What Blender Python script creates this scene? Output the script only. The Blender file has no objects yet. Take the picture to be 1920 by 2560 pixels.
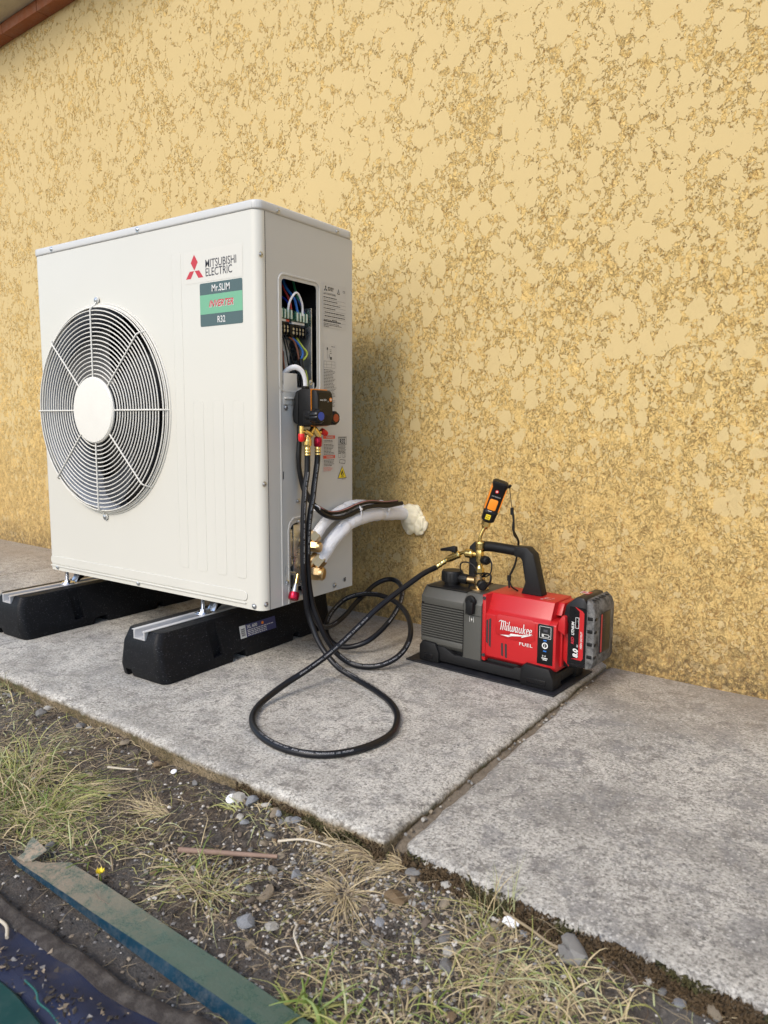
import bpy, bmesh, math, random
import numpy as np
from mathutils import Matrix, Vector, noise
R = math.radians
rnd = random.Random(11)
sc = bpy.context.scene
COL = sc.collection

# ------------------------------------------------------------------ camera
cam_d = bpy.data.cameras.new('camera'); cam = bpy.data.objects.new('camera', cam_d); COL.objects.link(cam)
yaw, pitch, roll = -.6022, -.1208, .0047
fw = Vector((math.sin(yaw)*math.cos(pitch), math.cos(yaw)*math.cos(pitch), math.sin(pitch)))
rt = Vector((math.cos(yaw), -math.sin(yaw), 0)); up = rt.cross(fw)
r2 = rt*math.cos(roll)+up*math.sin(roll); u2 = -rt*math.sin(roll)+up*math.cos(roll)
cam.matrix_world = Matrix(((r2.x, u2.x, -fw.x, 1.1973), (r2.y, u2.y, -fw.y, -1.2366), (r2.z, u2.z, -fw.z, .6117), (0, 0, 0, 1)))
cam_d.sensor_fit = 'HORIZONTAL'; cam_d.sensor_width = 36; cam_d.lens = 1827.84*36/1920
cam_d.clip_start = .02; cam_d.clip_end = 500
cam_d.dof.use_dof = True; cam_d.dof.focus_distance = 1.85; cam_d.dof.aperture_fstop = 11
sc.camera = cam
# ------------------------------------------------------------------ light
SUN = Vector((.02, -.78, .66)).normalized()          # towards the sun
w = bpy.data.worlds.new('World'); sc.world = w; w.use_nodes = True
nt = w.node_tree; bg = nt.nodes['Background']
sky = nt.nodes.new('ShaderNodeTexSky'); sky.sky_type = 'NISHITA'; sky.sun_disc = False
sky.sun_elevation = math.asin(SUN.z); sky.sun_rotation = math.atan2(SUN.x, SUN.y)
sky.air_density = 1.0; sky.dust_density = 1.6; sky.ozone_density = 1.0
nt.links.new(sky.outputs[0], bg.inputs[0]); bg.inputs[1].default_value = .15
sun_d = bpy.data.lights.new('sun', 'SUN'); sun = bpy.data.objects.new('sun', sun_d); COL.objects.link(sun)
sun_d.energy = 1.15; sun_d.angle = R(20); sun_d.color = (1, .93, .82)
sun.rotation_euler = SUN.to_track_quat('Z', 'Y').to_euler(); sun.location = (-3, -5, 6)
sc.view_settings.view_transform = 'Standard'; sc.view_settings.look = 'None'
sc.view_settings.exposure = .80; sc.view_settings.gamma = 1

# ------------------------------------------------------------------ materials
def srgb(r, g, b):
    return tuple((c/255/12.92 if c <= 10 else ((c/255+.055)/1.055)**2.4) for c in (r, g, b))
class NT:
    def __init__(s, name):
        s.m = bpy.data.materials.new(name); s.m.use_nodes = True; s.t = s.m.node_tree
        s.p = s.t.nodes['Principled BSDF']; s._c = None
    def n(s, typ, ins=None, **kw):
        nd = s.t.nodes.new(typ)
        for k, v in kw.items(): setattr(nd, k, v)
        for k, v in (ins or {}).items():
            s.set(nd, k, v)
        return nd
    def set(s, nd, k, v):
        sk = nd.inputs[k]
        if isinstance(v, bpy.types.NodeSocket): s.t.links.new(v, sk)
        else:
            if isinstance(v, tuple) and len(v) == 3 and sk.type == 'RGBA': v = (*v, 1)
            sk.default_value = v
    @property
    def co(s):
        if s._c is None: s._c = s.n('ShaderNodeTexCoord').outputs['Object']
        return s._c
    def noise(s, scale, detail=3, rough=.55, dist=0, vec=None, col=False):
        o = s.n('ShaderNodeTexNoise', {'Vector': vec or s.co, 'Scale': scale, 'Detail': detail, 'Roughness': rough, 'Distortion': dist})
        return o.outputs['Color' if col else 'Fac']
    def vor(s, scale, vec=None, feature='F1', rand=1, out='Distance'):
        return s.n('ShaderNodeTexVoronoi', {'Vector': vec or s.co, 'Scale': scale, 'Randomness': rand}, feature=feature).outputs[out]
    def ramp(s, fac, stops, interp='LINEAR'):
        r = s.n('ShaderNodeValToRGB', {'Fac': fac}); r.color_ramp.interpolation = interp
        e = r.color_ramp.elements
        while len(e) < len(stops): e.new(.5)
        for el, (pos, c) in zip(e, stops):
            el.position = pos; el.color = (*c, 1) if isinstance(c, tuple) else (c, c, c, 1)
        return r.outputs['Color']
    def mix(s, fac, a, b, blend='MIX'):
        m = s.n('ShaderNodeMix', data_type='RGBA', blend_type=blend)
        for k, v in ((0, fac), (6, a), (7, b)):
            if isinstance(v, bpy.types.NodeSocket): s.t.links.new(v, m.inputs[k])
            else: m.inputs[k].default_value = (*v, 1) if isinstance(v, tuple) else ((v, v, v, 1) if k else v)
        return m.outputs[2]
    def math(s, op, a, b=0., c=0., clamp=False):
        m = s.n('ShaderNodeMath', operation=op, use_clamp=clamp)
        for i, v in enumerate((a, b, c)):
            if isinstance(v, bpy.types.NodeSocket): s.t.links.new(v, m.inputs[i])
            else: m.inputs[i].default_value = v
        return m.outputs[0]
    def sep(s, v=None):
        return s.n('ShaderNodeSeparateXYZ', {0: v or s.co}).outputs
    def bump(s, h, dist=.001, strength=1., normal=None):
        b = s.n('ShaderNodeBump', {'Height': h, 'Distance': dist, 'Strength': strength})
        if normal: s.t.links.new(normal, b.inputs['Normal'])
        return b.outputs[0]
    def fin(s, color=None, rough=None, metal=None, normal=None, **kw):
        for k, v in (('Base Color', color), ('Roughness', rough), ('Metallic', metal), ('Normal', normal)):
            if v is not None: s.set(s.p, k, v)
        for k, v in kw.items(): s.set(s.p, k.replace('_', ' '), v)
        return s.m

def simple(name, col, rough=.5, metal=0, vary=.08, nscale=25, bump=0, bscale=400, dust=0, **kw):
    t = NT(name)
    f = t.noise(nscale, 4, .6)
    c = t.mix(f, tuple(x*(1-vary) for x in col), tuple(min(1, x*(1+vary)) for x in col))
    if dust: 
        d = t.ramp(t.noise(nscale*1.7, 6, .75), [(.45, 0.), (.75, dust)])
        c = t.mix(d, c, (.30, .27, .23))
    r = t.n('ShaderNodeMapRange', {0: f, 3: max(.03, rough-.06), 4: rough+.08}).outputs[0]
    nm = t.bump(t.noise(bscale, 3, .6), bump) if bump else None
    return t.fin(c, r, metal, nm, **kw)

MT = {}
MT['panel'] = (lambda t: t.fin(t.mix(t.noise(3, 3), (.56, .545, .485), (.59, .575, .515)), .32, 0,
      t.bump(t.noise(5, 1, .4), .0022, 1, t.bump(t.noise(900, 2), .00004)), Coat_Weight=.25, Coat_Roughness=.12))(NT('cream powder coated sheet metal'))
MT['side'] = (lambda t: t.fin(t.mix(t.noise(4, 3), (.50, .49, .455), (.53, .52, .485)), .40, 0, t.bump(t.noise(4, 1, .4), .0012)))(NT('pale grey painted sheet metal'))
MT['lid'] = simple('painted lid metal', (.53, .53, .515), .35, 0, .03, 4)
MT['guard'] = simple('cream coated wire', (.68, .66, .60), .38, 0, .05)
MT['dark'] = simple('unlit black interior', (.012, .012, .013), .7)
MT['fan'] = simple('charcoal fan plastic', (.035, .037, .04), .42, 0, .1)
MT['shroud'] = simple('grey fan shroud', (.30, .33, .38), .38, 0, .05)
MT['galv'] = (lambda t: t.fin(t.ramp(t.vor(55, out='Color'), [(0, (.42, .45, .47)), (1, (.66, .68, .70))]), t.ramp(t.noise(30), [(.3, .22), (.7, .38)]), .9))(NT('galvanised steel'))
MT['zinc'] = simple('bright zinc plated steel', (.72, .75, .80), .2, 1, .06, 60)
MT['screw'] = simple('screw steel', (.52, .54, .56), .3, .9, .1, 200)
MT['brass'] = simple('polished brass', (.78, .58, .22), .22, 1, .12, 90, .0001, 300)
MT['brassold'] = simple('dull brass', (.55, .39, .20), .32, 1, .2, 110, .0003, 300)
MT['black'] = simple('black moulded plastic', (.007, .007, .0075), .45, 0, .2, 40, .00015, 900, Specular_IOR_Level=.25)
MT['blackhandle'] = simple('dark grey handle plastic', (.011, .011, .0115), .46, 0, .15, 40, .0002, 1200, Specular_IOR_Level=.25)
MT['blackgloss'] = simple('glossy black plastic', (.006, .006, .007), .25, 0, .1, Specular_IOR_Level=.3)
MT['rubber'] = (lambda t: t.fin(t.mix(t.ramp(t.noise(620, 2, .4), [(.70, 0.), (.74, 1.)]), t.mix(t.noise(18, 5, .7), (.004, .005, .007), (.012, .012, .013)), (.22, .22, .24)),
      t.ramp(t.noise(14, 4), [(.3, .38), (.7, .62)]), 0, t.bump(t.noise(260, 4, .7), .0006), Specular_IOR_Level=.16))(NT('recycled rubber'))
MT['hose'] = simple('black rubber hose', (.006, .0065, .009), .34, 0, .2, 30, .0001, 600, Specular_IOR_Level=.33)
MT['cable'] = simple('black cable sheath', (.008, .008, .009), .42, Specular_IOR_Level=.3)
MT['hoseprint'] = simple('worn white hose print', (.36, .36, .37), .6, 0, .25, 300)
MT['print'] = simple('white print', (.62, .62, .60), .6, 0, .25, 300)
MT['white'] = simple('white plastic', (.78, .78, .80), .35)
MT['ink'] = simple('black ink', (.02, .02, .022), .55)
MT['darkgrey'] = simple('dark grey ink', (.05, .05, .06), .5)
MT['logored'] = simple('logo red', (.46, .025, .04), .45)
MT['badged'] = simple('badge dark green', (.058, .100, .100), .4, 0, .03)
MT['badgel'] = simple('badge light green', (.145, .37, .225), .4, 0, .03)
MT['stickw'] = simple('pale sticker', (.585, .57, .515), .42, 0, .02)
MT['paper'] = simple('label film', (.50, .485, .45), .5, 0, .03)
MT['red'] = simple('red pump plastic', (.42, .010, .013), .36, 0, .05, 8, .00012, 1500)
MT['redmetal'] = simple('crimson anodised metal', (.40, .008, .035), .25, .7, .1, 60)
MT['redcap'] = simple('bright red vinyl cap', (.62, .012, .014), .28)
MT['signred'] = simple('warning red ink', (.60, .07, .04), .5)
MT['pumpgrey'] = simple('warm grey cast housing', (.075, .074, .066), .48, .2, .06, 30, .0002, 900)
MT['orange'] = simple('orange rubber', (.85, .25, .012), .45, 0, .05)
MT['yellow'] = simple('yellow label', (.78, .60, .02), .45)
MT['blue'] = simple('blue plastic', (.02, .06, .35), .35)
MT['rust'] = simple('burnt orange plastic', (.33, .05, .015), .4)
MT['wireb'] = simple('blue wire', (.02, .15, .50), .35)
MT['wiredb'] = simple('dark blue wire', (.01, .03, .30), .35)
MT['wirer'] = simple('red wire', (.42, .04, .03), .35)
MT['wirebr'] = simple('brown wire', (.28, .10, .05), .35)
MT['wireg'] = simple('green wire', (.04, .30, .14), .35)
MT['wireyg'] = simple('green yellow wire', (.38, .45, .04), .35)
MT['termg'] = simple('translucent green cover', (.06, .20, .12), .2, 0, .1, 25, Alpha=.75)
MT['clear'] = simple('pale connector plastic', (.50, .58, .48), .2)
MT['pink'] = simple('pink stripe', (.45, .20, .19), .45)
MT['alu'] = simple('aluminium rail', (.66, .66, .67), .38, .55, .06, 30)
MT['jointfill'] = simple('dusty joint grit', (.17, .14, .105), .95, 0, .5, 120, .003, 200)
MT['mat'] = simple('dark rubber mat', (.009, .010, .014), .55, 0, .25, 12, .0004, 200, dust=.06)
MT['batt'] = (lambda t: t.fin(t.mix(t.ramp(t.noise(38, 6, .75), [(.40, 0.), (.62, .75)]), (.022, .022, .024), (.20, .195, .185)), .6, 0, t.bump(t.noise(300, 3), .0002)))(NT('scuffed dusty grey plastic'))
MT['battblack'] = simple('black battery plastic', (.009, .009, .011), .32, 0, .1, 30, .0001, 500, dust=.04, Specular_IOR_Level=.3)
MT['navy'] = simple('navy sticker', (.045, .05, .14), .4, 0, .1)
MT['terracotta'] = simple('terracotta brick', (.30, .095, .035), .8, 0, .22, 18, .0012, 90, dust=.25)
MT['mortar'] = simple('cream mortar', (.50, .45, .33), .9, 0, .15, 25, .002, 60)
MT['roofclay'] = simple('clay roof tile', (.20, .10, .07), .85, 0, .3, 15, .001, 90)
MT['foam'] = (lambda t: t.fin(t.mix(t.noise(40, 4), (.70, .60, .38), (.90, .83, .64)), .65, 0, t.bump(t.noise(70, 4, .6), .003), Subsurface_Weight=.15, Subsurface_Radius=(.01, .008, .004)))(NT('cured expanding foam'))

def insul():
    t = NT('white foil pipe insulation')
    h = t.math('ADD', t.math('MULTIPLY', t.noise(75, 4, .7, 1.2), .9), t.math('MULTIPLY', t.noise(360, 3, .7), .5))
    return t.fin(t.mix(t.noise(50, 4), (.80, .80, .83), (.92, .92, .94)), .42, 0, t.bump(h, .0045))
MT['insul'] = insul()

def stucco():
    t = NT('crushed ochre render')
    x, y, z = t.sep()
    flat = t.n('ShaderNodeCombineXYZ', {0: x, 1: 0., 2: t.math('MULTIPLY', z, .84)}).outputs[0]
    wob = t.n('ShaderNodeVectorMath', {0: t.noise(34, 4, .65, 0, flat, True), 1: (.5, .5, .5)}, operation='SUBTRACT').outputs[0]
    wob = t.n('ShaderNodeVectorMath', {0: wob, 3: .038}, operation='SCALE').outputs[0]
    p = t.n('ShaderNodeVectorMath', {0: flat, 1: wob}, operation='ADD').outputs[0]
    big = t.noise(3.6, 3, .6, 0, flat)
    # fewer crushed plateaus near the ground
    zz = t.n('ShaderNodeMapRange', {0: z, 1: .15, 2: 1.45, 3: .50, 4: .0}).outputs[0]
    zz = t.math('ADD', zz, t.math('MULTIPLY', t.math('SUBTRACT', big, .5), -.95))
    def blobs(sc_, lo, hi):
        v = t.n('ShaderNodeTexVoronoi', {'Vector': p, 'Scale': sc_, 'Randomness': 1.}, feature='F1')
        r_ = t.math('MULTIPLY_ADD', t.sep(v.outputs['Color'])[0], hi-lo, lo)
        return t.math('SUBTRACT', t.math('SUBTRACT', r_, zz), v.outputs['Distance'])
    b1 = blobs(27, .28, .84); b2 = t.math('MULTIPLY', blobs(52, .15, .80), .6); b3 = t.math('MULTIPLY', blobs(105, .12, .90), .35)
    m = t.math('MAXIMUM', t.math('MAXIMUM', b1, b2), b3)
    fine = t.noise(185, 4, .8, .4, flat)
    mid_ = t.noise(95, 3, .7, .5, flat)
    m = t.math('ADD', m, t.math('ADD', t.math('MULTIPLY', t.math('SUBTRACT', fine, .5), .24), t.math('MULTIPLY', t.math('SUBTRACT', mid_, .5), .55)))
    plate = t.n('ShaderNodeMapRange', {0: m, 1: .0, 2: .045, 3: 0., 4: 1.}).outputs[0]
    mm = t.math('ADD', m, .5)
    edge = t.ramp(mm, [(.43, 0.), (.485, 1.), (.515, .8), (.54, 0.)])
    med = t.noise(72, 4, .72, .9, flat)
    crumb = t.math('ADD', t.math('MULTIPLY', fine, .5), t.math('MULTIPLY', med, .5))
    # wandering cracks between the pressed lumps; their shadow lines are painted into the colour
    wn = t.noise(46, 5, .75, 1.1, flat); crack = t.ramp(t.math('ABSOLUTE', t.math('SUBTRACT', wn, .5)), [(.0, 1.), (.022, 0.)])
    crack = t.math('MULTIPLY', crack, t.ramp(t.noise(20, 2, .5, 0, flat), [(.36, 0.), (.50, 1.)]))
    rough_h = t.n('ShaderNodeMapRange', {0: crumb, 1: .38, 2: .60, 3: .0, 4: 1.0}).outputs[0]
    rough_h = t.math('SUBTRACT', rough_h, t.math('MULTIPLY', crack, .6))
    h = t.mix(plate, rough_h, 1.18)
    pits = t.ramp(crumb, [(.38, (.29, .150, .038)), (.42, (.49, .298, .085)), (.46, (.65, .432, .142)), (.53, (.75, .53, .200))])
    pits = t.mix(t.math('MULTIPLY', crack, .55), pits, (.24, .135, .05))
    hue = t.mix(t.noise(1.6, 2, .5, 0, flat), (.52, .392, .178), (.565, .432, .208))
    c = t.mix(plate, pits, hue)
    c = t.mix(t.math('MULTIPLY', edge, t.math('MULTIPLY', t.ramp(fine, [(.40, 1.), (.52, .0)]), .66)), c, (.33, .185, .06))  # small rim shadows and caught dirt, painted dark along the plateau outlines
    # splash dirt and algae just above the paving
    zn = t.math('ADD', z, t.math('MULTIPLY', t.math('SUBTRACT', t.noise(16, 4, .7, 0, flat), .5), .16))
    dirt = t.math('MULTIPLY', t.n('ShaderNodeMapRange', {0: zn, 1: .115, 2: .235, 3: 1., 4: 0.}).outputs[0], t.ramp(t.noise(70, 4, .7, 0, flat), [(.38, 0.), (.58, 1.)]))
    c = t.mix(t.math('MULTIPLY', dirt, .85), c, (.07, .06, .03))
    film = t.n('ShaderNodeMapRange', {0: zn, 1: .1, 2: .75, 3: .42, 4: 0.}).outputs[0]
    c = t.mix(t.math('MULTIPLY', film, t.ramp(crumb, [(.42, 1.), (.58, .35)])), c, (.34, .20, .085))
    lump = t.n('ShaderNodeMapRange', {0: z, 1: .35, 2: 1.3, 3: 2.2, 4: .4}).outputs[0]
    h = t.math('ADD', h, t.math('MULTIPLY', t.math('MULTIPLY', lump, t.math('MULTIPLY_ADD', plate, -.75, 1.)), t.math('SUBTRACT', t.noise(48, 4, .62, .8, flat), t.math('MULTIPLY', crack, .22))))
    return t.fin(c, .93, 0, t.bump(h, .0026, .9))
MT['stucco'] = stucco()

def concrete(name, seed, warm=0., z0=0., dk=0.):
    t = NT(name)
    v = t.n('ShaderNodeVectorMath', {0: t.co, 1: (seed, seed*.7, 0)}, operation='ADD').outputs[0]
    g = t.noise(175, 4, .72, .2, v)
    g2 = t.noise(330, 3, .7, 0, v)
    mid = t.noise(30, 7, .86, .2, v)
    big = t.noise(4.5, 5, .65, .3, v)
    gg = t.math('ADD', t.math('MULTIPLY', g, .65), t.math('MULTIPLY', g2, .35))
    k = 1-dk
    base = t.ramp(gg, [(.38, (.16*k, .153*k, .14*k)), (.435, (.37*k, .357*k, .33*k)), (.485, (.53*k, .515*k, .48*k)), (.55, (.66*k, .645*k, .605*k)), (.62, (.82*k, .80*k, .75*k))])
    c = t.mix(t.ramp(mid, [(.41, .80), (.47, .15), (.53, 0.)]), base, (.16, .150, .140), 'MIX')
    c = t.mix(t.ramp(big, [(.38, .40+dk), (.56, 0.)]), c, t.mix(g, (.11, .105, .10), (.30, .285, .26)))
    mott = t.ramp(t.noise(13, 6, .8, .4, v), [(.40, .75), (.50, 0.)])
    c = t.mix(t.math('MULTIPLY', mott, .20+3.6*dk), c, t.mix(g, (.10, .10, .11), (.30, .295, .29)))
    spots = t.ramp(t.vor(60, v), [(.12, 1.), (.20, 0.)])
    keep = t.ramp(t.noise(19, 2, .5, 0, v), [(.56, 0.), (.62, .75)])
    c = t.mix(t.math('MULTIPLY', spots, keep), c, (.07, .07, .072))
    for sc_, col_ in ((115, (.07, .068, .066)), (190, (.10, .095, .09)), (150, (.72, .71, .68))):
        vn = t.n('ShaderNodeTexVoronoi', {'Vector': v, 'Scale': sc_, 'Randomness': 1.}, feature='F1')
        on = t.math('MULTIPLY', t.ramp(vn.outputs['Distance'], [(.22, 1.), (.36, 0.)]), t.ramp(t.sep(vn.outputs['Color'])[0], [(.72, 0.), (.80, .5)]))
        c = t.mix(on, c, col_)
    white = t.ramp(t.noise(120, 2, .4, 0, v), [(.72, 0.), (.76, .7)])
    c = t.mix(white, c, (.66, .65, .62))
    x, y, z = t.sep()
    # rust-brown dust gathered along the foot of the wall, moss on the broken edges
    yw = t.math('ADD', y, t.math('MULTIPLY', t.math('SUBTRACT', t.noise(6, 4, .7, 0, v), .5), .30))
    br = t.n('ShaderNodeMapRange', {0: yw, 1: .18+warm, 2: .60+warm, 3: 0., 4: .62}).outputs[0]
    c = t.mix(br, c, t.mix(gg, (.10, .070, .040), (.46, .37, .26)))
    zn = t.math('ADD', z, t.math('MULTIPLY', t.math('SUBTRACT', t.noise(60, 4, .7, 0, v), .5), .014))
    side = t.n('ShaderNodeMapRange', {0: zn, 1: z0-.004, 2: z0-.013, 3: 0., 4: 1.}).outputs[0]
    moss = t.ramp(t.noise(14, 5, .7, 0, v), [(.40, (.30, .23, .14)), (.56, (.17, .125, .06)), (.68, (.075, .080, .022))])
    c = t.mix(1., c, (1., .975, .93), 'MULTIPLY')
    c = t.mix(side, c, t.mix(t.ramp(t.noise(240, 4, .8), [(.35, 0.), (.6, 1.)]), (.025, .020, .010), moss))
    h = t.math('ADD', t.math('MULTIPLY', gg, 1.1), t.math('MULTIPLY', mid, .8))
    return t.fin(c, .9, 0, t.bump(h, .0026))
MT['concrete'] = concrete('weathered concrete', 0, 0., 0., .10)
MT['concrete2'] = concrete('older mottled concrete', 7.3, .04, -.010, .19)

def soil():
    t = NT('dark damp soil')
    g = t.noise(180, 5, .75); mid = t.noise(22, 5, .7); big = t.noise(3.5, 3)
    c = t.ramp(g, [(.36, (.014, .011, .008)), (.49, (.058, .046, .034)), (.60, (.125, .104, .082)), (.72, (.24, .21, .17))])
    c = t.mix(t.ramp(mid, [(.42, 0.), (.66, .65)]), c, (.085, .052, .028))
    c = t.mix(t.ramp(big, [(.45, 0.), (.62, .55)]), c, (.13, .125, .12))
    sp = t.ramp(t.vor(150), [(.16, 1.), (.24, 0.)]); kk = t.ramp(t.noise(60, 2), [(.52, 0.), (.60, 1.)])
    c = t.mix(t.math('MULTIPLY', sp, kk), c, t.ramp(t.vor(150, out='Color'), [(0, (.10, .09, .08)), (.6, (.28, .26, .23)), (1, (.42, .38, .32))]))
    h = t.math('ADD', g, t.math('MULTIPLY', mid, .8))
    return t.fin(c, t.ramp(big, [(.4, .62), (.6, .92)]), 0, t.bump(h, .006))
MT['soil'] = soil()
# ------------------------------------------------------------------ mesh helpers
def frame(o, x, z):
    z = Vector(z).normalized(); x = Vector(x); x = (x-z*x.dot(z)).normalized(); y = z.cross(x)
    return Matrix(((x.x, y.x, z.x, o[0]), (x.y, y.y, z.y, o[1]), (x.z, y.z, z.z, o[2]), (0, 0, 0, 1)))
def axis(p, d):
    d = Vector(d).normalized(); h = Vector((0, 0, 1)) if abs(d.z) < .9 else Vector((1, 0, 0))
    return frame(p, h.cross(d), d)
def catmull(pts, sub=6, closed=False):
    P = [Vector(p) for p in pts]; n = len(P); out = []
    if n < 3 and not closed: return P
    rng = range(n if closed else n-1)
    for i in rng:
        p0 = P[(i-1) % n] if closed or i > 0 else P[0]*2-P[1]
        p1 = P[i]; p2 = P[(i+1) % n]
        p3 = P[(i+2) % n] if closed or i+2 < n else P[-1]*2-P[-2]
        d1 = max((p1-p0).length, 1e-5)**.5; d2 = max((p2-p1).length, 1e-5)**.5; d3 = max((p3-p2).length, 1e-5)**.5
        m1 = ((p1-p0)/d1-(p2-p0)/(d1+d2)+(p2-p1)/d2)*d2
        m2 = ((p2-p1)/d2-(p3-p1)/(d2+d3)+(p3-p2)/d3)*d2
        for k in range(sub):
            t = k/sub; t2 = t*t; t3 = t2*t
            out.append(p1*(2*t3-3*t2+1)+m1*(t3-2*t2+t)+p2*(-2*t3+3*t2)+m2*(t3-t2))
    if not closed: out.append(P[-1])
    return out
_fonts = {}
def glyphs(s, size=1., shear=0., offset=0., align='LEFT', space=1., xs=1.):
    """text as triangles in the xy plane: [(verts2d), faces]"""
    key = (s, shear, offset, align, space)
    if key not in _fonts:
        c = bpy.data.curves.new('t', 'FONT'); c.body = s; c.size = 1; c.shear = shear; c.offset = offset
        c.align_x = align; c.space_character = space; c.resolution_u = 3; c.fill_mode = 'FRONT'
        o = bpy.data.objects.new('t', c); COL.objects.link(o); bpy.context.view_layer.update()
        dg = bpy.context.evaluated_depsgraph_get(); me = bpy.data.meshes.new_from_object(o.evaluated_get(dg))
        v = [(p.co.x, p.co.y) for p in me.vertices]; f = [tuple(q.vertices) for q in me.polygons]
        bpy.data.objects.remove(o); bpy.data.curves.remove(c); bpy.data.meshes.remove(me)
        _fonts[key] = (v, f)
    v, f = _fonts[key]
    return [(x*size*xs, y*size) for x, y in v], f
class Thing:
    pass
class MB:
    def __init__(s): s.bm = bmesh.new(); s.mats = []; s.flat = False
    def mi(s, m):
        m = MT[m] if isinstance(m, str) else m
        if m not in s.mats: s.mats.append(m)
        return s.mats.index(m)
    def raw(s, vs, fs, mat, M=None):
        k = s.mi(mat); V = [s.bm.verts.new(M @ Vector(v) if M else v) for v in vs]
        for f in fs:
            if len(set(f)) < 3: continue
            try: s.bm.faces.new([V[i] for i in f]).material_index = k
            except ValueError: pass
        return s
    def take(s, b, mat, M=None):
        b.verts.ensure_lookup_table()
        for i, v in enumerate(b.verts): v.index = i
        s.raw([v.co.copy() for v in b.verts], [[v.index for v in f.verts] for f in b.faces], mat, M); b.free(); return s
    def box(s, x0, x1, y0, y1, z0, z1, mat, bev=0, M=None, seg=2):
        b = bmesh.new(); bmesh.ops.create_cube(b, size=1)
        for v in b.verts: v.co = Vector(((x0+x1)/2+v.co.x*(x1-x0), (y0+y1)/2+v.co.y*(y1-y0), (z0+z1)/2+v.co.z*(z1-z0)))
        if bev: bmesh.ops.bevel(b, geom=b.edges[:], offset=bev, segments=seg, profile=.5, affect='EDGES')
        return s.take(b, mat, M)
    def prism(s, poly, z0, z1, mat, M=None, bev=0, seg=2, top=1.):
        n = len(poly); b = bmesh.new()
        cx = sum(p[0] for p in poly)/n; cy = sum(p[1] for p in poly)/n
        A = [b.verts.new((x, y, z0)) for x, y in poly]; B = [b.verts.new((cx+(x-cx)*top, cy+(y-cy)*top, z1)) for x, y in poly]
        b.faces.new(A[::-1]); b.faces.new(B)
        for i in range(n): b.faces.new((A[i], A[(i+1) % n], B[(i+1) % n], B[i]))
        bmesh.ops.recalc_face_normals(b, faces=b.faces[:])
        if bev: bmesh.ops.bevel(b, geom=b.edges[:], offset=bev, segments=seg, profile=.5, affect='EDGES')
        return s.take(b, mat, M)
    def lathe(s, prof, mat, M=None, n=28, phase=0):
        """prof: (radius, height) along local z, closed at both ends"""
        vs = []; fs = []
        for r, h in prof:
            for i in range(n):
                a = 2*math.pi*(i+phase)/n; vs.append((r*math.cos(a), r*math.sin(a), h))
        for j in range(len(prof)-1):
            for i in range(n): fs.append((j*n+i, j*n+(i+1) % n, (j+1)*n+(i+1) % n, (j+1)*n+i))
        fs.append(tuple(range(n))[::-1]); fs.append(tuple((len(prof)-1)*n+i for i in range(n)))
        return s.raw(vs, fs, mat, M)
    def cyl(s, p0, p1, r, mat, n=20, r1=None, bev=0):
        p0, p1 = Vector(p0), Vector(p1); L = (p1-p0).length; r1 = r if r1 is None else r1
        pr = [(r, 0), (r1, L)] if not bev else [(r-bev, 0), (r, bev), (r1, L-bev), (r1-bev, L)]
        return s.lathe(pr, mat, axis(p0, p1-p0), n)
    def hexn(s, p0, p1, r, mat):
        p0, p1 = Vector(p0), Vector(p1); L = (p1-p0).length; c = r*.10
        return s.lathe([(r-c, 0), (r, c), (r, L-c), (r-c, L)], mat, axis(p0, p1-p0), 6)
    def knurl(s, p0, p1, r, mat, n=30):
        p0, p1 = Vector(p0), Vector(p1); L = (p1-p0).length; M = axis(p0, p1-p0); vs = []; fs = []; K = 9
        for j in range(K+1):
            h = L*j/K
            for i in range(n):
                a = 2*math.pi*i/n; rr = r*(1+(.05 if (i+j) % 2 else -.05)) if 0 < j < K else r*.93
                vs.append((rr*math.cos(a), rr*math.sin(a), h))
        for j in range(K):
            for i in range(n): fs.append((j*n+i, j*n+(i+1) % n, (j+1)*n+(i+1) % n, (j+1)*n+i))
        fs.append(tuple(range(n))[::-1]); fs.append(tuple(K*n+i for i in range(n)))
        return s.raw(vs, fs, mat, M)
    def frames(s, P, closed=False):
        n = len(P); T = []
        for i in range(n):
            a = P[(i-1) % n] if closed else P[max(0, i-1)]; b = P[(i+1) % n] if closed else P[min(n-1, i+1)]
            T.append((b-a).normalized())
        return T
    def tube(s, pts, r, mat, n=12, sub=6, closed=False, caps=True, ref=None, squash=1.):
        P = catmull(pts, sub, closed) if sub > 1 else [Vector(p) for p in pts]
        T = s.frames(P, closed); m = len(P)
        u = Vector(ref) if ref else (Vector((0, 0, 1)) if abs(T[0].z) < .9 else Vector((1, 0, 0)))
        vs = []; fs = []
        for i in range(m):
            u = (u-T[i]*u.dot(T[i]));  u.normalize(); v = T[i].cross(u)
            rr = r(i/(m-1)) if callable(r) else r
            for k in range(n):
                a = 2*math.pi*k/n; vs.append(P[i]+u*(rr*math.cos(a))+v*(rr*squash*math.sin(a)))
            if ref: u = Vector(ref)
        for i in range(m if closed else m-1):
            j = (i+1) % m
            for k in range(n): fs.append((i*n+k, i*n+(k+1) % n, j*n+(k+1) % n, j*n+k))
        if caps and not closed:
            fs.append(tuple(range(n))[::-1]); fs.append(tuple((m-1)*n+k for k in range(n)))
        return s.raw(vs, fs, mat)
    def text(s, t, M, size, mat, **kw):
        v, f = glyphs(t, size, **kw); return s.raw([(x, y, 0) for x, y in v], f, mat, M)
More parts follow.
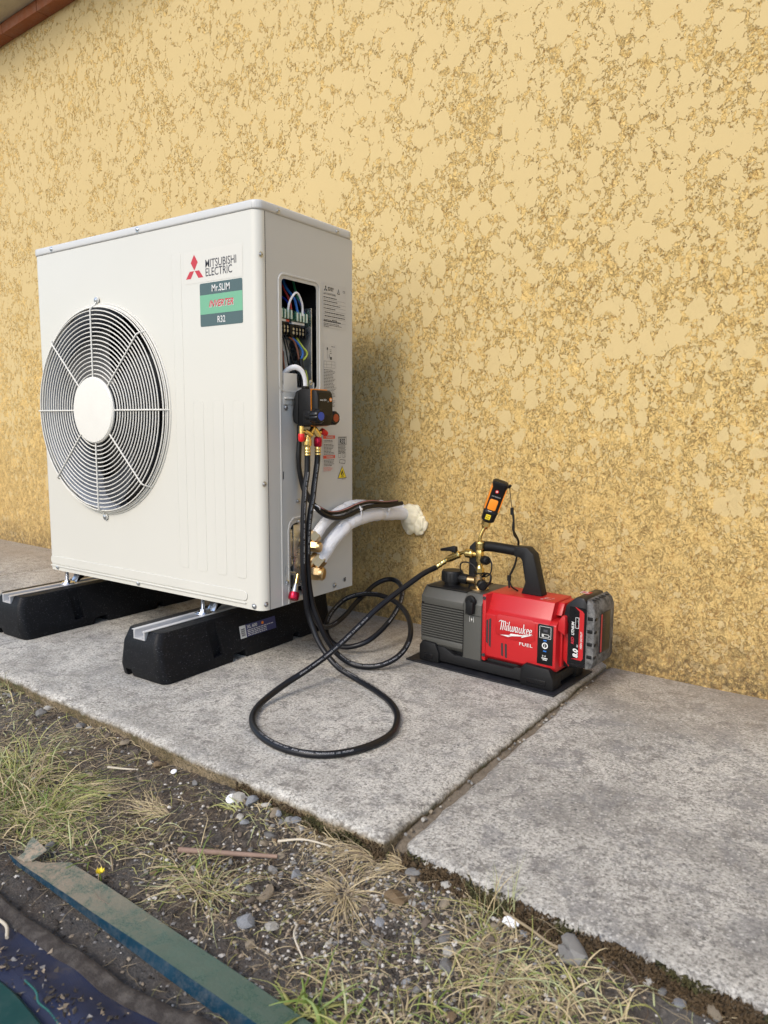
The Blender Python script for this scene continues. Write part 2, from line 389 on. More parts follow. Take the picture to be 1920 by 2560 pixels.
    def quad(s, x0, x1, y0, y1, mat, M, r=0):
        if r:
            p = []
            for cx, cy, a0 in ((x1-r, y1-r, 0), (x0+r, y1-r, 90), (x0+r, y0+r, 180), (x1-r, y0+r, 270)):
                for k in range(5): a = R(a0+k*22.5); p.append((cx+r*math.cos(a), cy+r*math.sin(a), 0))
        else: p = [(x0, y0, 0), (x1, y0, 0), (x1, y1, 0), (x0, y1, 0)]
        return s.raw(p, [tuple(range(len(p)))], mat, M)
    def poly(s, pts, mat, M): return s.raw([(x, y, 0) for x, y in pts], [tuple(range(len(pts)))], mat, M)
    def hosetext(s, t, pts, r, mat, start, height, ref, sub=8):
        """print running along a tube, wrapped on its skin"""
        P = catmull(pts, sub); T = s.frames(P); L = [0]
        for i in range(1, len(P)): L.append(L[-1]+(P[i]-P[i-1]).length)
        v, f = glyphs(t, height, space=1.15); vs = []; ok = []
        for x, y in v:
            d = start+x; ok.append(0 < d < L[-1]-.005); d = min(max(d, 0), L[-1]-1e-5)
            i = int(np.searchsorted(L, d, side='right'))-1; i = min(i, len(P)-2)
            k = (d-L[i])/max(L[i+1]-L[i], 1e-9); c = P[i].lerp(P[i+1], k); tt = T[i].lerp(T[i+1], k).normalized()
            u = Vector(ref); u = (u-tt*u.dot(tt)).normalized(); w_ = u.cross(tt)
            a = (y-height*.35)/r; vs.append(c+u*((r+.00015)*math.cos(a))+w_*((r+.00015)*math.sin(-a)))
        return s.raw(vs, [q for q in f if all(ok[i] for i in q)], mat)
    def build(s, name, parent=None, local=False, angle=38, recalc=True, **props):
        if recalc:
            bmesh.ops.recalc_face_normals(s.bm, faces=s.bm.faces[:])
        me = bpy.data.meshes.new(name); s.bm.to_mesh(me); s.bm.free()
        for m in s.mats: me.materials.append(m)
        me.polygons.foreach_set('use_smooth', [True]*len(me.polygons))
        me.set_sharp_from_angle(angle=R(angle))
        return link(name, me, parent, local, **props)
_W = {}
def link(name, me, parent=None, local=False, **props):
    o = bpy.data.objects.new(name, me); COL.objects.link(o)
    if parent is not None:
        o.parent = parent
        _W[o.name] = _W[parent.name]
        if not local: me.transform(_W[parent.name].inverted())
    else: _W[o.name] = Matrix.Identity(4)
    for k, v in props.items(): o[k] = v
    me.update(); return o
def thing(name, label, cat, loc, rz=0., group=None):
    o = bpy.data.objects.new(name, None); COL.objects.link(o); o.empty_display_size = .05
    o.location = loc; o.rotation_euler = (0, 0, rz); o['label'] = label; o['category'] = cat
    if group: o['group'] = group
    _W[o.name] = Matrix.Translation(loc) @ Matrix.Rotation(rz, 4, 'Z'); return o
def tag(o, label, cat, group=None, kind=None):
    if label: o['label'] = label; o['category'] = cat
    if group: o['group'] = group
    if kind: o['kind'] = kind
    return o
def rebase(o, loc):
    """put a top level mesh's origin at its base"""
    o.data.transform(Matrix.Translation(-Vector(loc))); o.location = loc; return o
def cut(o, cutters):
    for c in cutters:
        m = o.modifiers.new('b', 'BOOLEAN'); m.operation = 'DIFFERENCE'; m.solver = 'EXACT'; m.object = c
    bpy.context.view_layer.update()
    dg = bpy.context.evaluated_depsgraph_get(); me = bpy.data.meshes.new_from_object(o.evaluated_get(dg))
    old = o.data; o.modifiers.clear(); o.data = me; me.name = old.name; bpy.data.meshes.remove(old)
    me.polygons.foreach_set('use_smooth', [True]*len(me.polygons)); me.set_sharp_from_angle(angle=R(30))
    for c in cutters: bpy.data.objects.remove(c)
def flatten(o, amin=.004):
    """large sheet faces keep their own flat normal"""
    for q in o.data.polygons:
        if q.area > amin: q.use_smooth = False
def rrect(x0, x1, y0, y1, r, k=5):
    p = []
    for cx, cy, a0 in ((x1-r, y1-r, 0), (x0+r, y1-r, 90), (x0+r, y0+r, 180), (x1-r, y0+r, 270)):
        for i in range(k): a = R(a0+i*90/(k-1)); p.append((cx+r*math.cos(a), cy+r*math.sin(a)))
    return p
FRONT = lambda x, z, off=0.: frame((x, -off, z), (1, 0, 0), (0, -1, 0))       # text planes on the unit's front
SIDE = lambda y, z, off=0.: frame((off, y, z), (0, 1, 0), (1, 0, 0))         # and on its right side
def screw(mb, p, d, r=.0045):
    M = axis(p, d); mb.lathe([(r*1.5, 0), (r*1.5, .0006), (r, .0008), (r*.96, .0024), (r*.6, .0034), (.0001, .0036)], 'screw', M, 14)
    mb.raw([(-r*.6, -r*.12, .0037), (r*.6, -r*.12, .0037), (r*.6, r*.12, .0037), (-r*.6, r*.12, .0037)], [(0, 1, 2, 3)], 'ink', M)

# ------------------------------------------------------------------ the place
def nz(x, y, z, s): return noise.noise(Vector((x*s, y*s, z*s)))
# ground: one sheet out to the horizon, finely modelled in front of the slabs
def slab_front(x): return -.368-.0465*x
xs = np.concatenate([-np.geomspace(60, 1.5, 22), np.linspace(-1.4, 1.6, 480), np.geomspace(1.7, 60, 22)])
ys = np.concatenate([-np.geomspace(60, 1.15, 22), np.linspace(-1.1, -.28, 150), np.geomspace(.05, .5, 6)-.25, np.geomspace(1, 60, 12)])
verts = []
for y in ys:
    for x in xs:
        near = 1 if (-1.5 < x < 1.7 and -1.15 < y < -.25) else .25
        d = slab_front(x)-y                      # metres out from the kerb of the paving
        z = -.030-.018*min(1, max(d, 0)/.10)-.018*min(max(d, 0), .5)/.5
        z += near*(.010*nz(x, y, 0, 6)+.006*nz(x, y, 2, 22)+.0035*nz(x, y, 5, 70)+.002*nz(x, y, 8, 160))
        if d < -.05: z = -.085
        verts.append((x, y, z))
nx = len(xs); faces = [(j*nx+i, j*nx+i+1, (j+1)*nx+i+1, (j+1)*nx+i) for j in range(len(ys)-1) for i in range(nx-1)]
me = bpy.data.meshes.new('ground'); me.from_pydata(verts, [], faces); me.materials.append(MT['soil'])
me.polygons.foreach_set('use_smooth', [True]*len(me.polygons))
ground = link('ground', me); ground['kind'] = 'structure'
from mathutils.bvhtree import BVHTree
GB = BVHTree.FromPolygons([Vector(v) for v in verts], faces)
def gz(x, y):
    h = GB.ray_cast(Vector((x, y, 1)), Vector((0, 0, -1))); return h[0].z if h[0] else -.05

def slab(name, x0, x1, skew, z, mat, seed, cornerL=.02, cornerR=.02, depth=1.01, edgefn=None):
    """paving slab with a worn, slightly wandering rim; front edge follows the kerb line"""
    nxx = max(24, int((x1-x0)/.012)); nyy = 84; V = []; F = []
    for j in range(nyy+1):
        tt = j/nyy
        for i in range(nxx+1):
            s_ = i/nxx; X0 = x0+skew*tt; X1 = x1+skew*tt; x = X0+(X1-X0)*s_
            y0 = (edgefn or slab_front)(x); y = y0+depth*tt
            jit = .0035*nz(x, y, seed, 12)+.002*nz(x, y, seed+3, 45)
            ex = min(s_*(X1-X0), (1-s_)*(X1-X0)); ey = tt*depth
            zz_ = z+.0012*nz(x, y, seed, 3)+.0006*nz(x, y, seed, 30)
            e = min(ex, ey)
            if e < .016: zz_ -= .006*(1-e/.016)**2*(1+.6*nz(x, y, 9, 30))
            if j == 0: y += jit*1.6
            if i in (0, nxx): x += jit
            # rounded corners
            cr = cornerL if s_ < .5 else cornerR
            if ex < cr and ey < cr:
                dx, dy = cr-ex, cr-ey; L = math.hypot(dx, dy); 
                if L > cr:
                    k = cr/L; sx = 1 if s_ < .5 else -1
                    x += sx*(dx-dx*k); y += dy-dy*k
            V.append((x, y, zz_))
    W_ = nxx+1
    for j in range(nyy):
        for i in range(nxx): F.append((j*W_+i, j*W_+i+1, (j+1)*W_+i+1, (j+1)*W_+i))
    ring = [i for i in range(W_)]+[j*W_+nxx for j in range(1, nyy+1)]+[nyy*W_+i for i in range(nxx-1, -1, -1)]+[j*W_ for j in range(nyy-1, 0, -1)]
    prev = ring
    for dz, out in ((-.008, .0012), (-.022, -.001), (-.05, -.002), (-.10, -.004)):
        cur = []
        for q in ring:
            x, y, zq = V[q]; nxd = 1 if x > (x0+x1)/2 else -1
            o = out+.002*nz(x*1.0, y, seed+dz*50, 60)
            i = q % W_; j = q//W_
            xx = x+(o*nxd if i in (0, nxx) else 0); yy = y-(o if j == 0 else 0)
            cur.append(len(V)); V.append((xx, yy, z-.004+dz))
        n = len(ring)
        for k in range(n): F.append((prev[k], cur[k], cur[(k+1) % n], prev[(k+1) % n]))
        prev = cur
    me = bpy.data.meshes.new(name); me.from_pydata(V, [], F); me.materials.append(MT[mat])
    me.polygons.foreach_set('use_smooth', [True]*len(me.polygons)); me.set_sharp_from_angle(angle=R(60))
    o = link(name, me); o['kind'] = 'structure'; return o
slab('pavement', -1.706, .622, .012, 0, 'concrete', 1, cornerL=.01, cornerR=.006)
slab('pavement', -4.2, -1.713, .012, -.001, 'concrete', 4)
slab('pavement', .6425, 3.2, -.004, -.010, 'concrete2', 9, cornerL=.035, edgefn=lambda x: -.350-.060*x)

b = MB(); V = []; F = []
for j in range(120):
    y = -.385+j*.0083
    for i in range(8):
        x = .612+.012*(y+.4)+i*.0068; V.append((x, y, -.017+.004*nz(x, y, 3, 40)+.005*nz(x, y, 7, 110)-.02*max(0, -.33-y)/.05))
for j in range(119):
    for i in range(7): F.append((j*8+i, j*8+i+1, (j+1)*8+i+1, (j+1)*8+i))
b.raw(V, F, 'jointfill'); b.build('soil')['kind'] = 'structure'

# house: rendered wall and the brick and tile eave in the top corner
WA = math.atan(-.0465)
house = thing('house_wall', 'ochre yellow rendered house wall with crushed plaster texture and terracotta eave', 'wall', (0, .628, -.1), WA)
HW = _W[house.name]
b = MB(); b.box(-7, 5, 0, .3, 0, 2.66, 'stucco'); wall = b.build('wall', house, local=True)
b = MB()
x = -7
while x < -1.0:
    b.box(x+.002, x+.298, -.055, .02, 2.432, 2.478, 'terracotta', .002); x += .30
b.box(-7, -1.0, -.050, .02, 2.435, 2.476, 'mortar')
b.build('brick_course', house, local=True)
b = MB(); b.box(-7, -1.0, -.15, .02, 2.480, 2.64, 'mortar', .01)
b.build('mortar_band', house, local=True)
b = MB(); x = -7
while x < -1.0:
    pts = []
    for k in range(9): a = math.pi*k/8; pts.append((x+.1-.085*math.cos(a), 2.53+.075*math.sin(a)))
    for k in range(9): a = math.pi*(8-k)/8; pts.append((x+.1-.070*math.cos(a), 2.528+.060*math.sin(a)))
    b.prism([(p[0], p[1]) for p in pts], -.0, .26, 'roofclay', Matrix(((1, 0, 0, 0), (0, 0, -1, -.02), (0, 1, 0, 0), (0, 0, 0, 1))))
    x += .2
b.build('roof_tiles', house, local=True)
b = MB(); b.box(-7, -1.0, -.42, .02, 2.645, 2.70, 'roofclay', .01); b.build('roof', house, local=True)
# ------------------------------------------------------------------ outdoor unit
UX, UD, UB, UT = -.8964, .3522, .165, 1.108
unit = thing('outdoor_unit', 'large cream outdoor heat pump unit with round fan grille standing on black rubber feet', 'heat pump', (UX/2, UD/2, UB))
def lprofile(th):
    o = []; r = .022
    def arc(cx, cy, a0, a1, rr, k=13):
        return [(cx+rr*math.cos(R(a0+(a1-a0)*i/(k-1))), cy+rr*math.sin(R(a0+(a1-a0)*i/(k-1)))) for i in range(k)]
    out = [(UX, UD-.06)]+arc(UX+r, r, 180, 270, r)+arc(-r, r, 270, 360, r)+[(0, .0235)]
    inn = [(-th, .0235)]+arc(-r, r, 360, 270, r-th)+arc(UX+r, r, 270, 180, r-th)+[(UX+th, UD-.06)]
    return out+inn
FC = (-.597, .643); FR = .283
b = MB(); b.prism(lprofile(.003), UB, 1.0865, 'panel')
fp = b.build('front_panel', unit, local=True)          # kept in world coordinates until it has been cut
c_ = MB(); c_.cyl((FC[0], -.05, FC[1]), (FC[0], .05, FC[1]), FR, 'panel', 96); c_ = c_.build('cutter')
fp.parent = None
cut(fp, [c_]); flatten(fp); fp.parent = unit; fp.data.transform(_W[unit.name].inverted())
b = MB()
# rolled rim of the fan opening, embossed ribs and feet screws
circ = lambda r, y, n=96: [(FC[0]+r*math.cos(2*math.pi*k/n), y, FC[1]+r*math.sin(2*math.pi*k/n)) for k in range(n)]
b.tube(circ(FR+.002, .0005), .0042, 'panel', 8, 1, True)
def emboss(x0, x1, z0, z1, r, h=.0005, bev=.0008):
    Mx = Matrix(((1, 0, 0, 0), (0, 0, -1, 0), (0, 1, 0, 0), (0, 0, 0, 1)))
    b.prism(rrect(x0, x1, z0, z1, r), -.0005, h, 'panel', Mx, bev, 2)
emboss(-.291, -.258, .240, 1.023, .006)
for x in (-.226, -.156, -.088): emboss(x, x+.036, .238, .664, .008)
emboss(-.884, -.050, .183, .209, .012, .0022, .0018); b.box(-.884, -.055, -.0035, .001, .1765, .1805, 'panel', .0012)
flatten(b.build('panel_embossing', unit), .0006)
def put_screw(p, d, par=None, r=.0045):
    q = MB(); screw(q, p, d, r); q.build('screw', par or unit)
for x, z in ((-.851, .1745), (-.466, .1745), (-.028, .1745)): put_screw((x, -.0015, z), (0, -1, 0))
for y, z in ((.010, .988), (.010, .469), (.010, .181)): put_screw((.0005, y, z), (1, 0, 0))
put_screw((-.415, -.003, 1.097), (0, -1, 0)); put_screw((-.80, -.003, 1.097), (0, -1, 0))
for y in (.065, .285): put_screw((.003, y, 1.0945), (1, 0, 0))
for y, z in ((.087, .648), (.128, .419), (.131, .368), (.272, .18), (.085, .221)): put_screw((.0008, y, z), (1, 0, 0))
# lid
b = MB()
pts = rrect(UX-.002, .003, -.003, UD+.003, .022, 7)
b.prism(pts, 1.0865, UT, 'lid', None, .005, 3); flatten(b.build('lid', unit), .01)
# back, base, left frame
b = MB(); b.box(UX+.002, -.004, .030, UD-.004, UB, UB+.012, 'side'); b.box(UX+.004, UX+.007, UD-.058, UD-.002, UB, 1.086, 'side')
b.box(UX+.01, -.03, UD-.006, UD-.002, UB, 1.085, 'dark'); b.build('base_pan', unit)
# side panel with the open wiring hatch and the valve bay
Sx = lambda z0, z1: Matrix(((0, 0, 1, 0), (1, 0, 0, 0), (0, 1, 0, 0), (0, 0, 0, 1)))
SX = Sx(0, 0)
b = MB(); b.prism([(.0250, UB), (UD, UB), (UD, 1.0865), (.0250, 1.0865)], -.003, -.0005, 'side', SX)
sp = b.build('side_panel', unit, local=True); sp.parent = None
b = MB(); b.prism(rrect(.078, .207, .697, .948, .010), -.05, .05, 'side', SX); c1 = b.build('cutter')
b = MB(); b.prism(rrect(.098, .180, .10, .366, .022), -.05, .05, 'side', SX); c2 = b.build('cutter')
b = MB(); b.box(-.05, .05, .075, .080, .476, .495, 'side'); c3 = b.build('cutter')
b = MB(); b.box(-.05, .05, .081, .084, .236, .262, 'side'); c4 = b.build('cutter')
cut(sp, [c1, c2, c3, c4]); flatten(sp); sp.parent = unit; sp.data.transform(_W[unit.name].inverted())
b = MB()
def ridge(poly, r=.0022, closed=True): b.tube([(0., y, z) for y, z in poly], r, 'side', 8, 1, closed, squash=1.4)
ridge(rrect(.068, .217, .686, .958, .018)); 
ridge([(.069, .690), (.069, .166)], .0018, False)
ridge([(.092, .166), (.092, .35), (.098, .368), (.112, .378), (.180, .380)], .0018, False)
b.box(-.001, .0015, .080, .128, .655, .730, 'side', .001); b.box(.0005, .006, .081, .127, .668, .672, 'side', .001)
b.build('side_ridges', unit)
b = MB(); b.box(-.0035, .0002, .0236, .0250, UB, 1.086, 'dark'); b.build('panel_seam', unit)
# liner of the wiring hatch
b = MB()
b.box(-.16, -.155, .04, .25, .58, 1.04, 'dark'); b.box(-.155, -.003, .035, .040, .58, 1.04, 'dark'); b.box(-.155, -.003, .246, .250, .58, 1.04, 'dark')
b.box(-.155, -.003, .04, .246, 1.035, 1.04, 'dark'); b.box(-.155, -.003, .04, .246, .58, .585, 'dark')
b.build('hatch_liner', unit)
b = MB(); b.box(-.148, -.010, .196, .1995, .60, .895, 'galv', .001)          # bright steel plate on the right
b.box(-.100, -.098, .150, .197, .60, .885, 'galv')
for q in ((-.05, .775), ):
    b.box(q[0]-.014, q[0]+.010, .1952, .1959, q[1]-.005, q[1]+.005, 'ink'); b.box(q[0]-.006, q[0]+.001, .1952, .1959, q[1]-.012, q[1]+.012, 'ink')
b.build('steel_plate', unit)
b = MB(); b.box(-.066, -.062, .05, .172, .60, .818, 'panel', .001); b.prism(rrect(.06, .152, .738, .790, .006), -.0616, -.0610, 'ink', SX); b.box(-.0618, -.061, .06, .118, .796, .810, 'white')
b.box(-.0615, -.052, .055, .178, .66, .715, 'blackgloss', .012); b.box(-.060, -.050, .085, .140, .60, .684, 'paper')
b.box(-.06, -.004, .195, .199, .60, .712, 'side', .001); screw(b, (-.004, .185, .712), (1, 0, 0)); screw(b, (-.003, .088, .712), (1, 0, 0))
b.build('electrics_box', unit)
def terminal(y0, n, z, nm):
    b = MB(); p = .0115
    b.box(-.055, -.022, y0, y0+n*p+.004, z-.030, z, 'blackgloss', .001)
    for i in range(n):
        y = y0+.002+p*(i+.5); b.box(-.0218, -.017, y-.0010+p*.5, y+.0008+p*.5, z-.03, z-.004, 'blackgloss')
        b.lathe([(.0038, 0), (.0038, .002), (.0001, .0022)], 'screw', axis((-.022, y, z-.020), (1, 0, 0)), 12)
        b.lathe([(.0034, 0), (.0034, .002), (.0001, .0022)], 'screw', axis((-.022, y, z-.011), (1, 0, 0)), 12)
    b.box(-.024, -.0205, y0+.002, y0+n*p+.002, z+.001, z+.0065, 'white'); 
    b.box(-.0204, -.0202, y0+.002+p*(n-1), y0+n*p+.002, z+.001, z+.0065, 'signred' if nm else 'white')
    b.build('terminal_block', unit)
    b = MB(); b.box(-.050, -.018, y0-.002, y0+n*p+.006, z+.008, z+.022, 'termg', .001)
    for i in range(n): 
        y = y0+.002+p*(i+.5); b.box(-.017, -.010, y-.004, y+.004, z+.010, z+.030, 'termg', .001); b.box(-.0095, -.006, y-.0022, y+.0022, z+.006, z+.027, 'clear', .001)
    b.build('terminal_cover', unit)
terminal(.078, 4, .853, 1); terminal(.134, 4, .850, 0)
def wire(pts, r, m, label=None):
    b = MB(); b.tube(pts, r, m, 8, 5); o = b.build('wire', unit)
    if label: o['label'] = label
wire([(-.010, 0.109, .875), (-.006, 0.113, .900), (-.004, 0.135, .923), (-.006, 0.157, .900), (-.010, 0.163, .872)], .0026, 'white', 'white wire arched over the terminals')
wire([(-.012, 0.125, .875), (-.02, 0.127, .905), (-.05, 0.133, .945), (-.07, 0.135, .99)], .0026, 'wirer', 'red wire')
wire([(-.012, 0.116, .875), (-.02, 0.120, .90), (-.06, 0.125, .93), (-.08, 0.115, 1.0)], .0022, 'wiredb', 'dark blue wire')
wire([(-.012, 0.148, .875), (-.02, 0.145, .91), (-.045, 0.137, .945), (-.06, 0.133, 1.0)], .0032, 'wireb', 'light blue wire')
wire([(-.012, 0.173, .872), (-.02, 0.170, .90), (-.05, 0.155, .94), (-.07, 0.145, 1.0)], .002, 'wiredb', 'dark blue wire')
wire([(-.012, 0.167, .872), (-.022, 0.163, .905), (-.055, 0.150, .95), (-.07, 0.140, 1.0)], .0012, 'ink', 'thin black wire')
wire([(-.02, 0.181, .872), (-.03, 0.181, .90), (-.05, 0.185, .935), (-.07, 0.185, 1.0)], .0032, 'wireg', 'green wire')
wire([(-.03, 0.135, .820), (-.028, 0.150, .812), (-.024, 0.158, .79), (-.022, 0.162, .765)], .0024, 'wirebr', 'brown wire')
wire([(-.03, 0.147, .820), (-.024, 0.163, .805), (-.018, 0.172, .785), (-.020, 0.164, .762)], .0028, 'wireb', 'blue wire')
wire([(-.028, 0.161, .820), (-.018, 0.170, .800), (-.010, 0.180, .782), (-.018, 0.168, .762)], .0024, 'wireyg', 'green and yellow wire')
wire([(-.01, 0.173, .742), (-.006, 0.175, .72), (-.006, 0.173, .69), (-.012, 0.165, .67)], .0016, 'wireyg', 'thin green and yellow wire')
wire([(-.02, 0.101, .822), (-.012, 0.103, .79), (-.010, 0.111, .75), (-.010, 0.130, .71), (-.03, 0.155, .68)], .0019, 'cable', 'black wire')
wire([(-.02, 0.110, .822), (-.010, 0.111, .79), (-.008, 0.123, .76), (-.006, 0.135, .73), (-.012, 0.152, .69)], .0017, 'cable', 'black wire')
wire([(-.02, 0.097, .80), (-.012, 0.095, .76), (-.014, 0.103, .73), (-.02, 0.125, .70)], .0017, 'wirebr', 'dark brown wire')
wire([(-.012, 0.097, .72), (-.008, 0.107, .712), (-.014, 0.115, .70), (-.02, 0.105, .69)], .003, 'wirer', 'dark red wire')
b = MB(); b.tube([(-.016, .162, .768), (-.012, .161, .74), (-.008, .156, .71), (-.001, .150, .69), (.006, .140, .672), (.012, .128, .655), (.016, .121, .63)], .0060, 'cable', 12, 6); b.build('power_cable_entry', unit)
b = MB(); b.tube([(-.020, .090, .715), (-.008, .104, .738), (.002, .120, .745), (.008, .136, .738), (.011, .145, .720), (.012, .147, .694)], .0040, 'white', 10, 8, squash=1.7, ref=(1, 0, 0))
b.tube([(.012, .147, .698), (.012, .144, .687), (.016, .134, .684), (.018, .130, .689)], .0042, 'white', 8, 5)
b.build('hanging_hook', unit, label='white plastic hook')
# labels
b = MB(); F = FRONT(0, 0, .0006)
b.quad(-.245, -.047, .944, 1.019, 'stickw', FRONT(0, 0, .0004), .001)
dz = .0105; cx = -.209
b.poly([(cx, 1.011), (cx-.0125, .9925), (cx, .974), (cx+.0125, .9925)], 'logored', F)
b.poly([(cx-.001, .973), (cx-.0165, .973), (cx-.031, .9555), (cx-.0135, .9555)], 'logored', F)
b.poly([(cx+.001, .973), (cx+.0165, .973), (cx+.031, .9555), (cx+.0135, .9555)], 'logored', F)
G = FRONT(0, 0, .0007)
T = lambda t, x, z, s, m, **k: b.text(t, FRONT(x, z, .0008), s, m, **k)
T('MITSUBISHI', -.1715, .9765, .0262, 'darkgrey', offset=.004, xs=.80); T('ELECTRIC', -.1715, .9565, .0262, 'darkgrey', offset=.004, xs=.80)
b.build('maker_sticker', unit)
b = MB()
b.quad(-.192, -.049, .840, .941, 'badged', FRONT(0, 0, .0004), .004); b.quad(-.192, -.049, .8685, .9135, 'badgel', FRONT(0, 0, .0006))
T('Mr.SLIM', -.120, .9195, .0225, 'print', offset=.012, align='CENTER', xs=.82)
T('INVERTER', -.1195, .8835, .0215, 'print', offset=.02, shear=.35, align='CENTER', xs=.86)
b.text('INVERTER', FRONT(-.1205, .8845, .0010), .0215, 'logored', offset=.02, shear=.35, align='CENTER', xs=.86)
T('R32', -.120, .847, .0215, 'print', offset=.010, align='CENTER', xs=.80)
b.build('series_badge', unit)
TS = lambda t, y, z, s, m, **k: b.text(t, SIDE(y, z, .0007), s, m, **k)
lr = random.Random(5)
def lines(y0, y1, z, n, dz, h=.0016, m='ink', jag=.35, words=True):
    for i in range(n):
        y = y0; e = y1-(y1-y0)*jag*lr.random()
        while y < e:
            wd = lr.uniform(.003, .010) if words else e-y
            b.quad(y, min(e, y+wd), z-i*dz, z-i*dz+h, m, SIDE(0, 0, .0006)); y += wd+.0012
b = MB(); b.quad(.230, .326, .853, .963, 'paper', SIDE(0, 0, .0002))
P = SIDE(0, 0, .0007); cy = .2405
for q in ([(0, .956), (-.0028, .952), (0, .948), (.0028, .952)], [(0, .9475), (-.0035, .9475), (-.007, .9425), (-.003, .9425)], [(0, .9475), (.0035, .9475), (.007, .9425), (.003, .9425)]):
    b.poly([(cy+a, z_) for a, z_ in q], 'ink', P)
TS('MITSUBISHI', .2495, .9495, .0058, 'ink', offset=.02, xs=.8); TS('ELECTRIC', .2495, .9445, .0058, 'ink', offset=.02, xs=.8)
b.poly([(.287, .9405), (.299, .9405), (.293, .9545)], 'ink', P); b.poly([(.2893, .942), (.2967, .942), (.293, .9515)], 'paper', SIDE(0, 0, .0009)); b.quad(.2923, .2937, .944, .9485, 'ink', SIDE(0, 0, .0010))
TS('CE', .3105, .9465, .0085, 'ink'); TS('AIR CONDITIONER', .232, .9335, .0070, 'ink', xs=.8)
lines(.232, .300, .926, 4, .009, .002); 
for i in range(7): b.quad(.232, .322, .9225-i*.0092, .9229-i*.0092, 'ink', SIDE(0, 0, .0006))
lines(.236, .322, .889, 1, .006, .0022, jag=.1); lines(.236, .322, .880, 1, .006, .0022, jag=.1); lines(.232, .262, .871, 1, .006); lines(.265, .290, .871, 1, .01, .0026)
lines(.232, .306, .867, 1, .005, .0030, jag=.05); lines(.232, .316, .862, 2, .0036, .0014); lines(.232, .262, .8545, 1, .01)
b.build('rating_label', unit)
b = MB(); b.quad(.230, .284, .640, .812, 'paper', SIDE(0, 0, .0002)); lines(.262, .281, .8055, 1, .01, .0012)
b.quad(.2440, .2485, .797, .803, 'ink', P); b.quad(.2460, .2466, .775, .797, 'ink', P); b.quad(.2530, .2545, .777, .786, 'ink', P); b.quad(.2570, .2640, .773, .780, 'ink', P); lines(.256, .264, .797, 3, .0045, .0012)
for z_ in (.752, .760, .768): b.quad(.232, .277, z_, z_+.0005, 'ink', P)
for y_ in (.232, .243, .262, .277): b.quad(y_, y_+.0005, .752, .768, 'ink', P)
lines(.2315, .283, .746, 26, .0037, .0013, jag=.3)
b.build('instruction_label', unit)
b = MB(); b.quad(.227, .277, .485, .580, 'paper', SIDE(0, 0, .0002))
for z_ in (.571, .520): b.quad(.2275, .2765, z_, z_+.0085, 'signred', SIDE(0, 0, .0005)); b.text('WARNING', SIDE(.2545, z_+.0018, .0008), .0072, 'paper', align='CENTER', offset=.02, xs=.85)
lines(.230, .275, .566, 2, .0036, .0014); lines(.230, .275, .556, 8, .0036, .0014); lines(.230, .275, .527, 2, .0032, .0011, 'signred'); lines(.230, .275, .5155, 5, .0036, .0014); lines(.228, .270, .497, 4, .003, .0010, 'signred')
b.build('warning_label', unit)
b = MB()
for y0, y1, z0, z1 in ((.290, .326, .5545, .5555), (.290, .326, .5745, .5755), (.290, .291, .555, .575), (.325, .326, .555, .575)): b.quad(y0, y1, z0, z1, 'ink', P)
lines(.292, .324, .5718, 1, .01, .0016, jag=.02); TS('R32', .308, .5575, .0175, 'ink', align='CENTER', offset=.025, xs=.88); lines(.290, .326, .5505, 6, .0036, .0015, jag=.25)
def outline(pts, wd, m, off=.0007):
    n = len(pts); cxx = sum(p[0] for p in pts)/n; czz = sum(p[1] for p in pts)/n
    for i in range(n):
        a, c = Vector(pts[i]), Vector(pts[(i+1) % n]); d = (c-a).normalized(); nn = Vector((-d.y, d.x))*wd
        b.poly([tuple(a-nn), tuple(c-nn), tuple(c+nn), tuple(a+nn)], m, SIDE(0, 0, off))
outline([(.291, .521), (.301, .521), (.301, .532), (.291, .532)], .0004, 'darkgrey'); outline([(.309, .520), (.322, .522), (.322, .533), (.309, .531)], .0004, 'darkgrey'); outline([(.315, .521), (.3155, .532), (.316, .521)], .0003, 'darkgrey')
outline([(.294, .507), (.318, .504), (.320, .513), (.297, .516)], .0006, 'ink'); b.text('i', SIDE(.3055, .507, .0008), .006, 'ink')
b.poly([(.287, .4655), (.326, .4655), (.3065, .4985)], 'ink', SIDE(0, 0, .0006)); b.poly([(.2895, .467), (.3235, .467), (.3065, .4958)], 'yellow', SIDE(0, 0, .0009))
b.poly([(.3065, .4885), (.3045, .4845), (.3015, .4805), (.3005, .4765), (.3025, .4730), (.3065, .4722), (.3105, .4730), (.3120, .4770), (.3110, .4800), (.3095, .4782), (.3090, .4830)], 'ink', SIDE(0, 0, .0012))
b.poly([(.3068, .4800), (.3050, .4765), (.3055, .4738), (.3065, .4732), (.3080, .4740), (.3084, .4765)], 'yellow', SIDE(0, 0, .0014)); b.quad(.300, .3130, .4695, .4708, 'ink', SIDE(0, 0, .0012)); lines(.305, .322, .4625, 1, .01, .0012)
b.build('refrigerant_label', unit)
b = MB(); b.poly([(.312, .193), (.322, .194), (.3215, .184), (.317, .1815), (.3125, .184)], 'ink', P); outline([(.314, .184), (.320, .184), (.3205, .190), (.3137, .190)], .0003, 'paper', .0009); b.build('recycling_mark', unit)
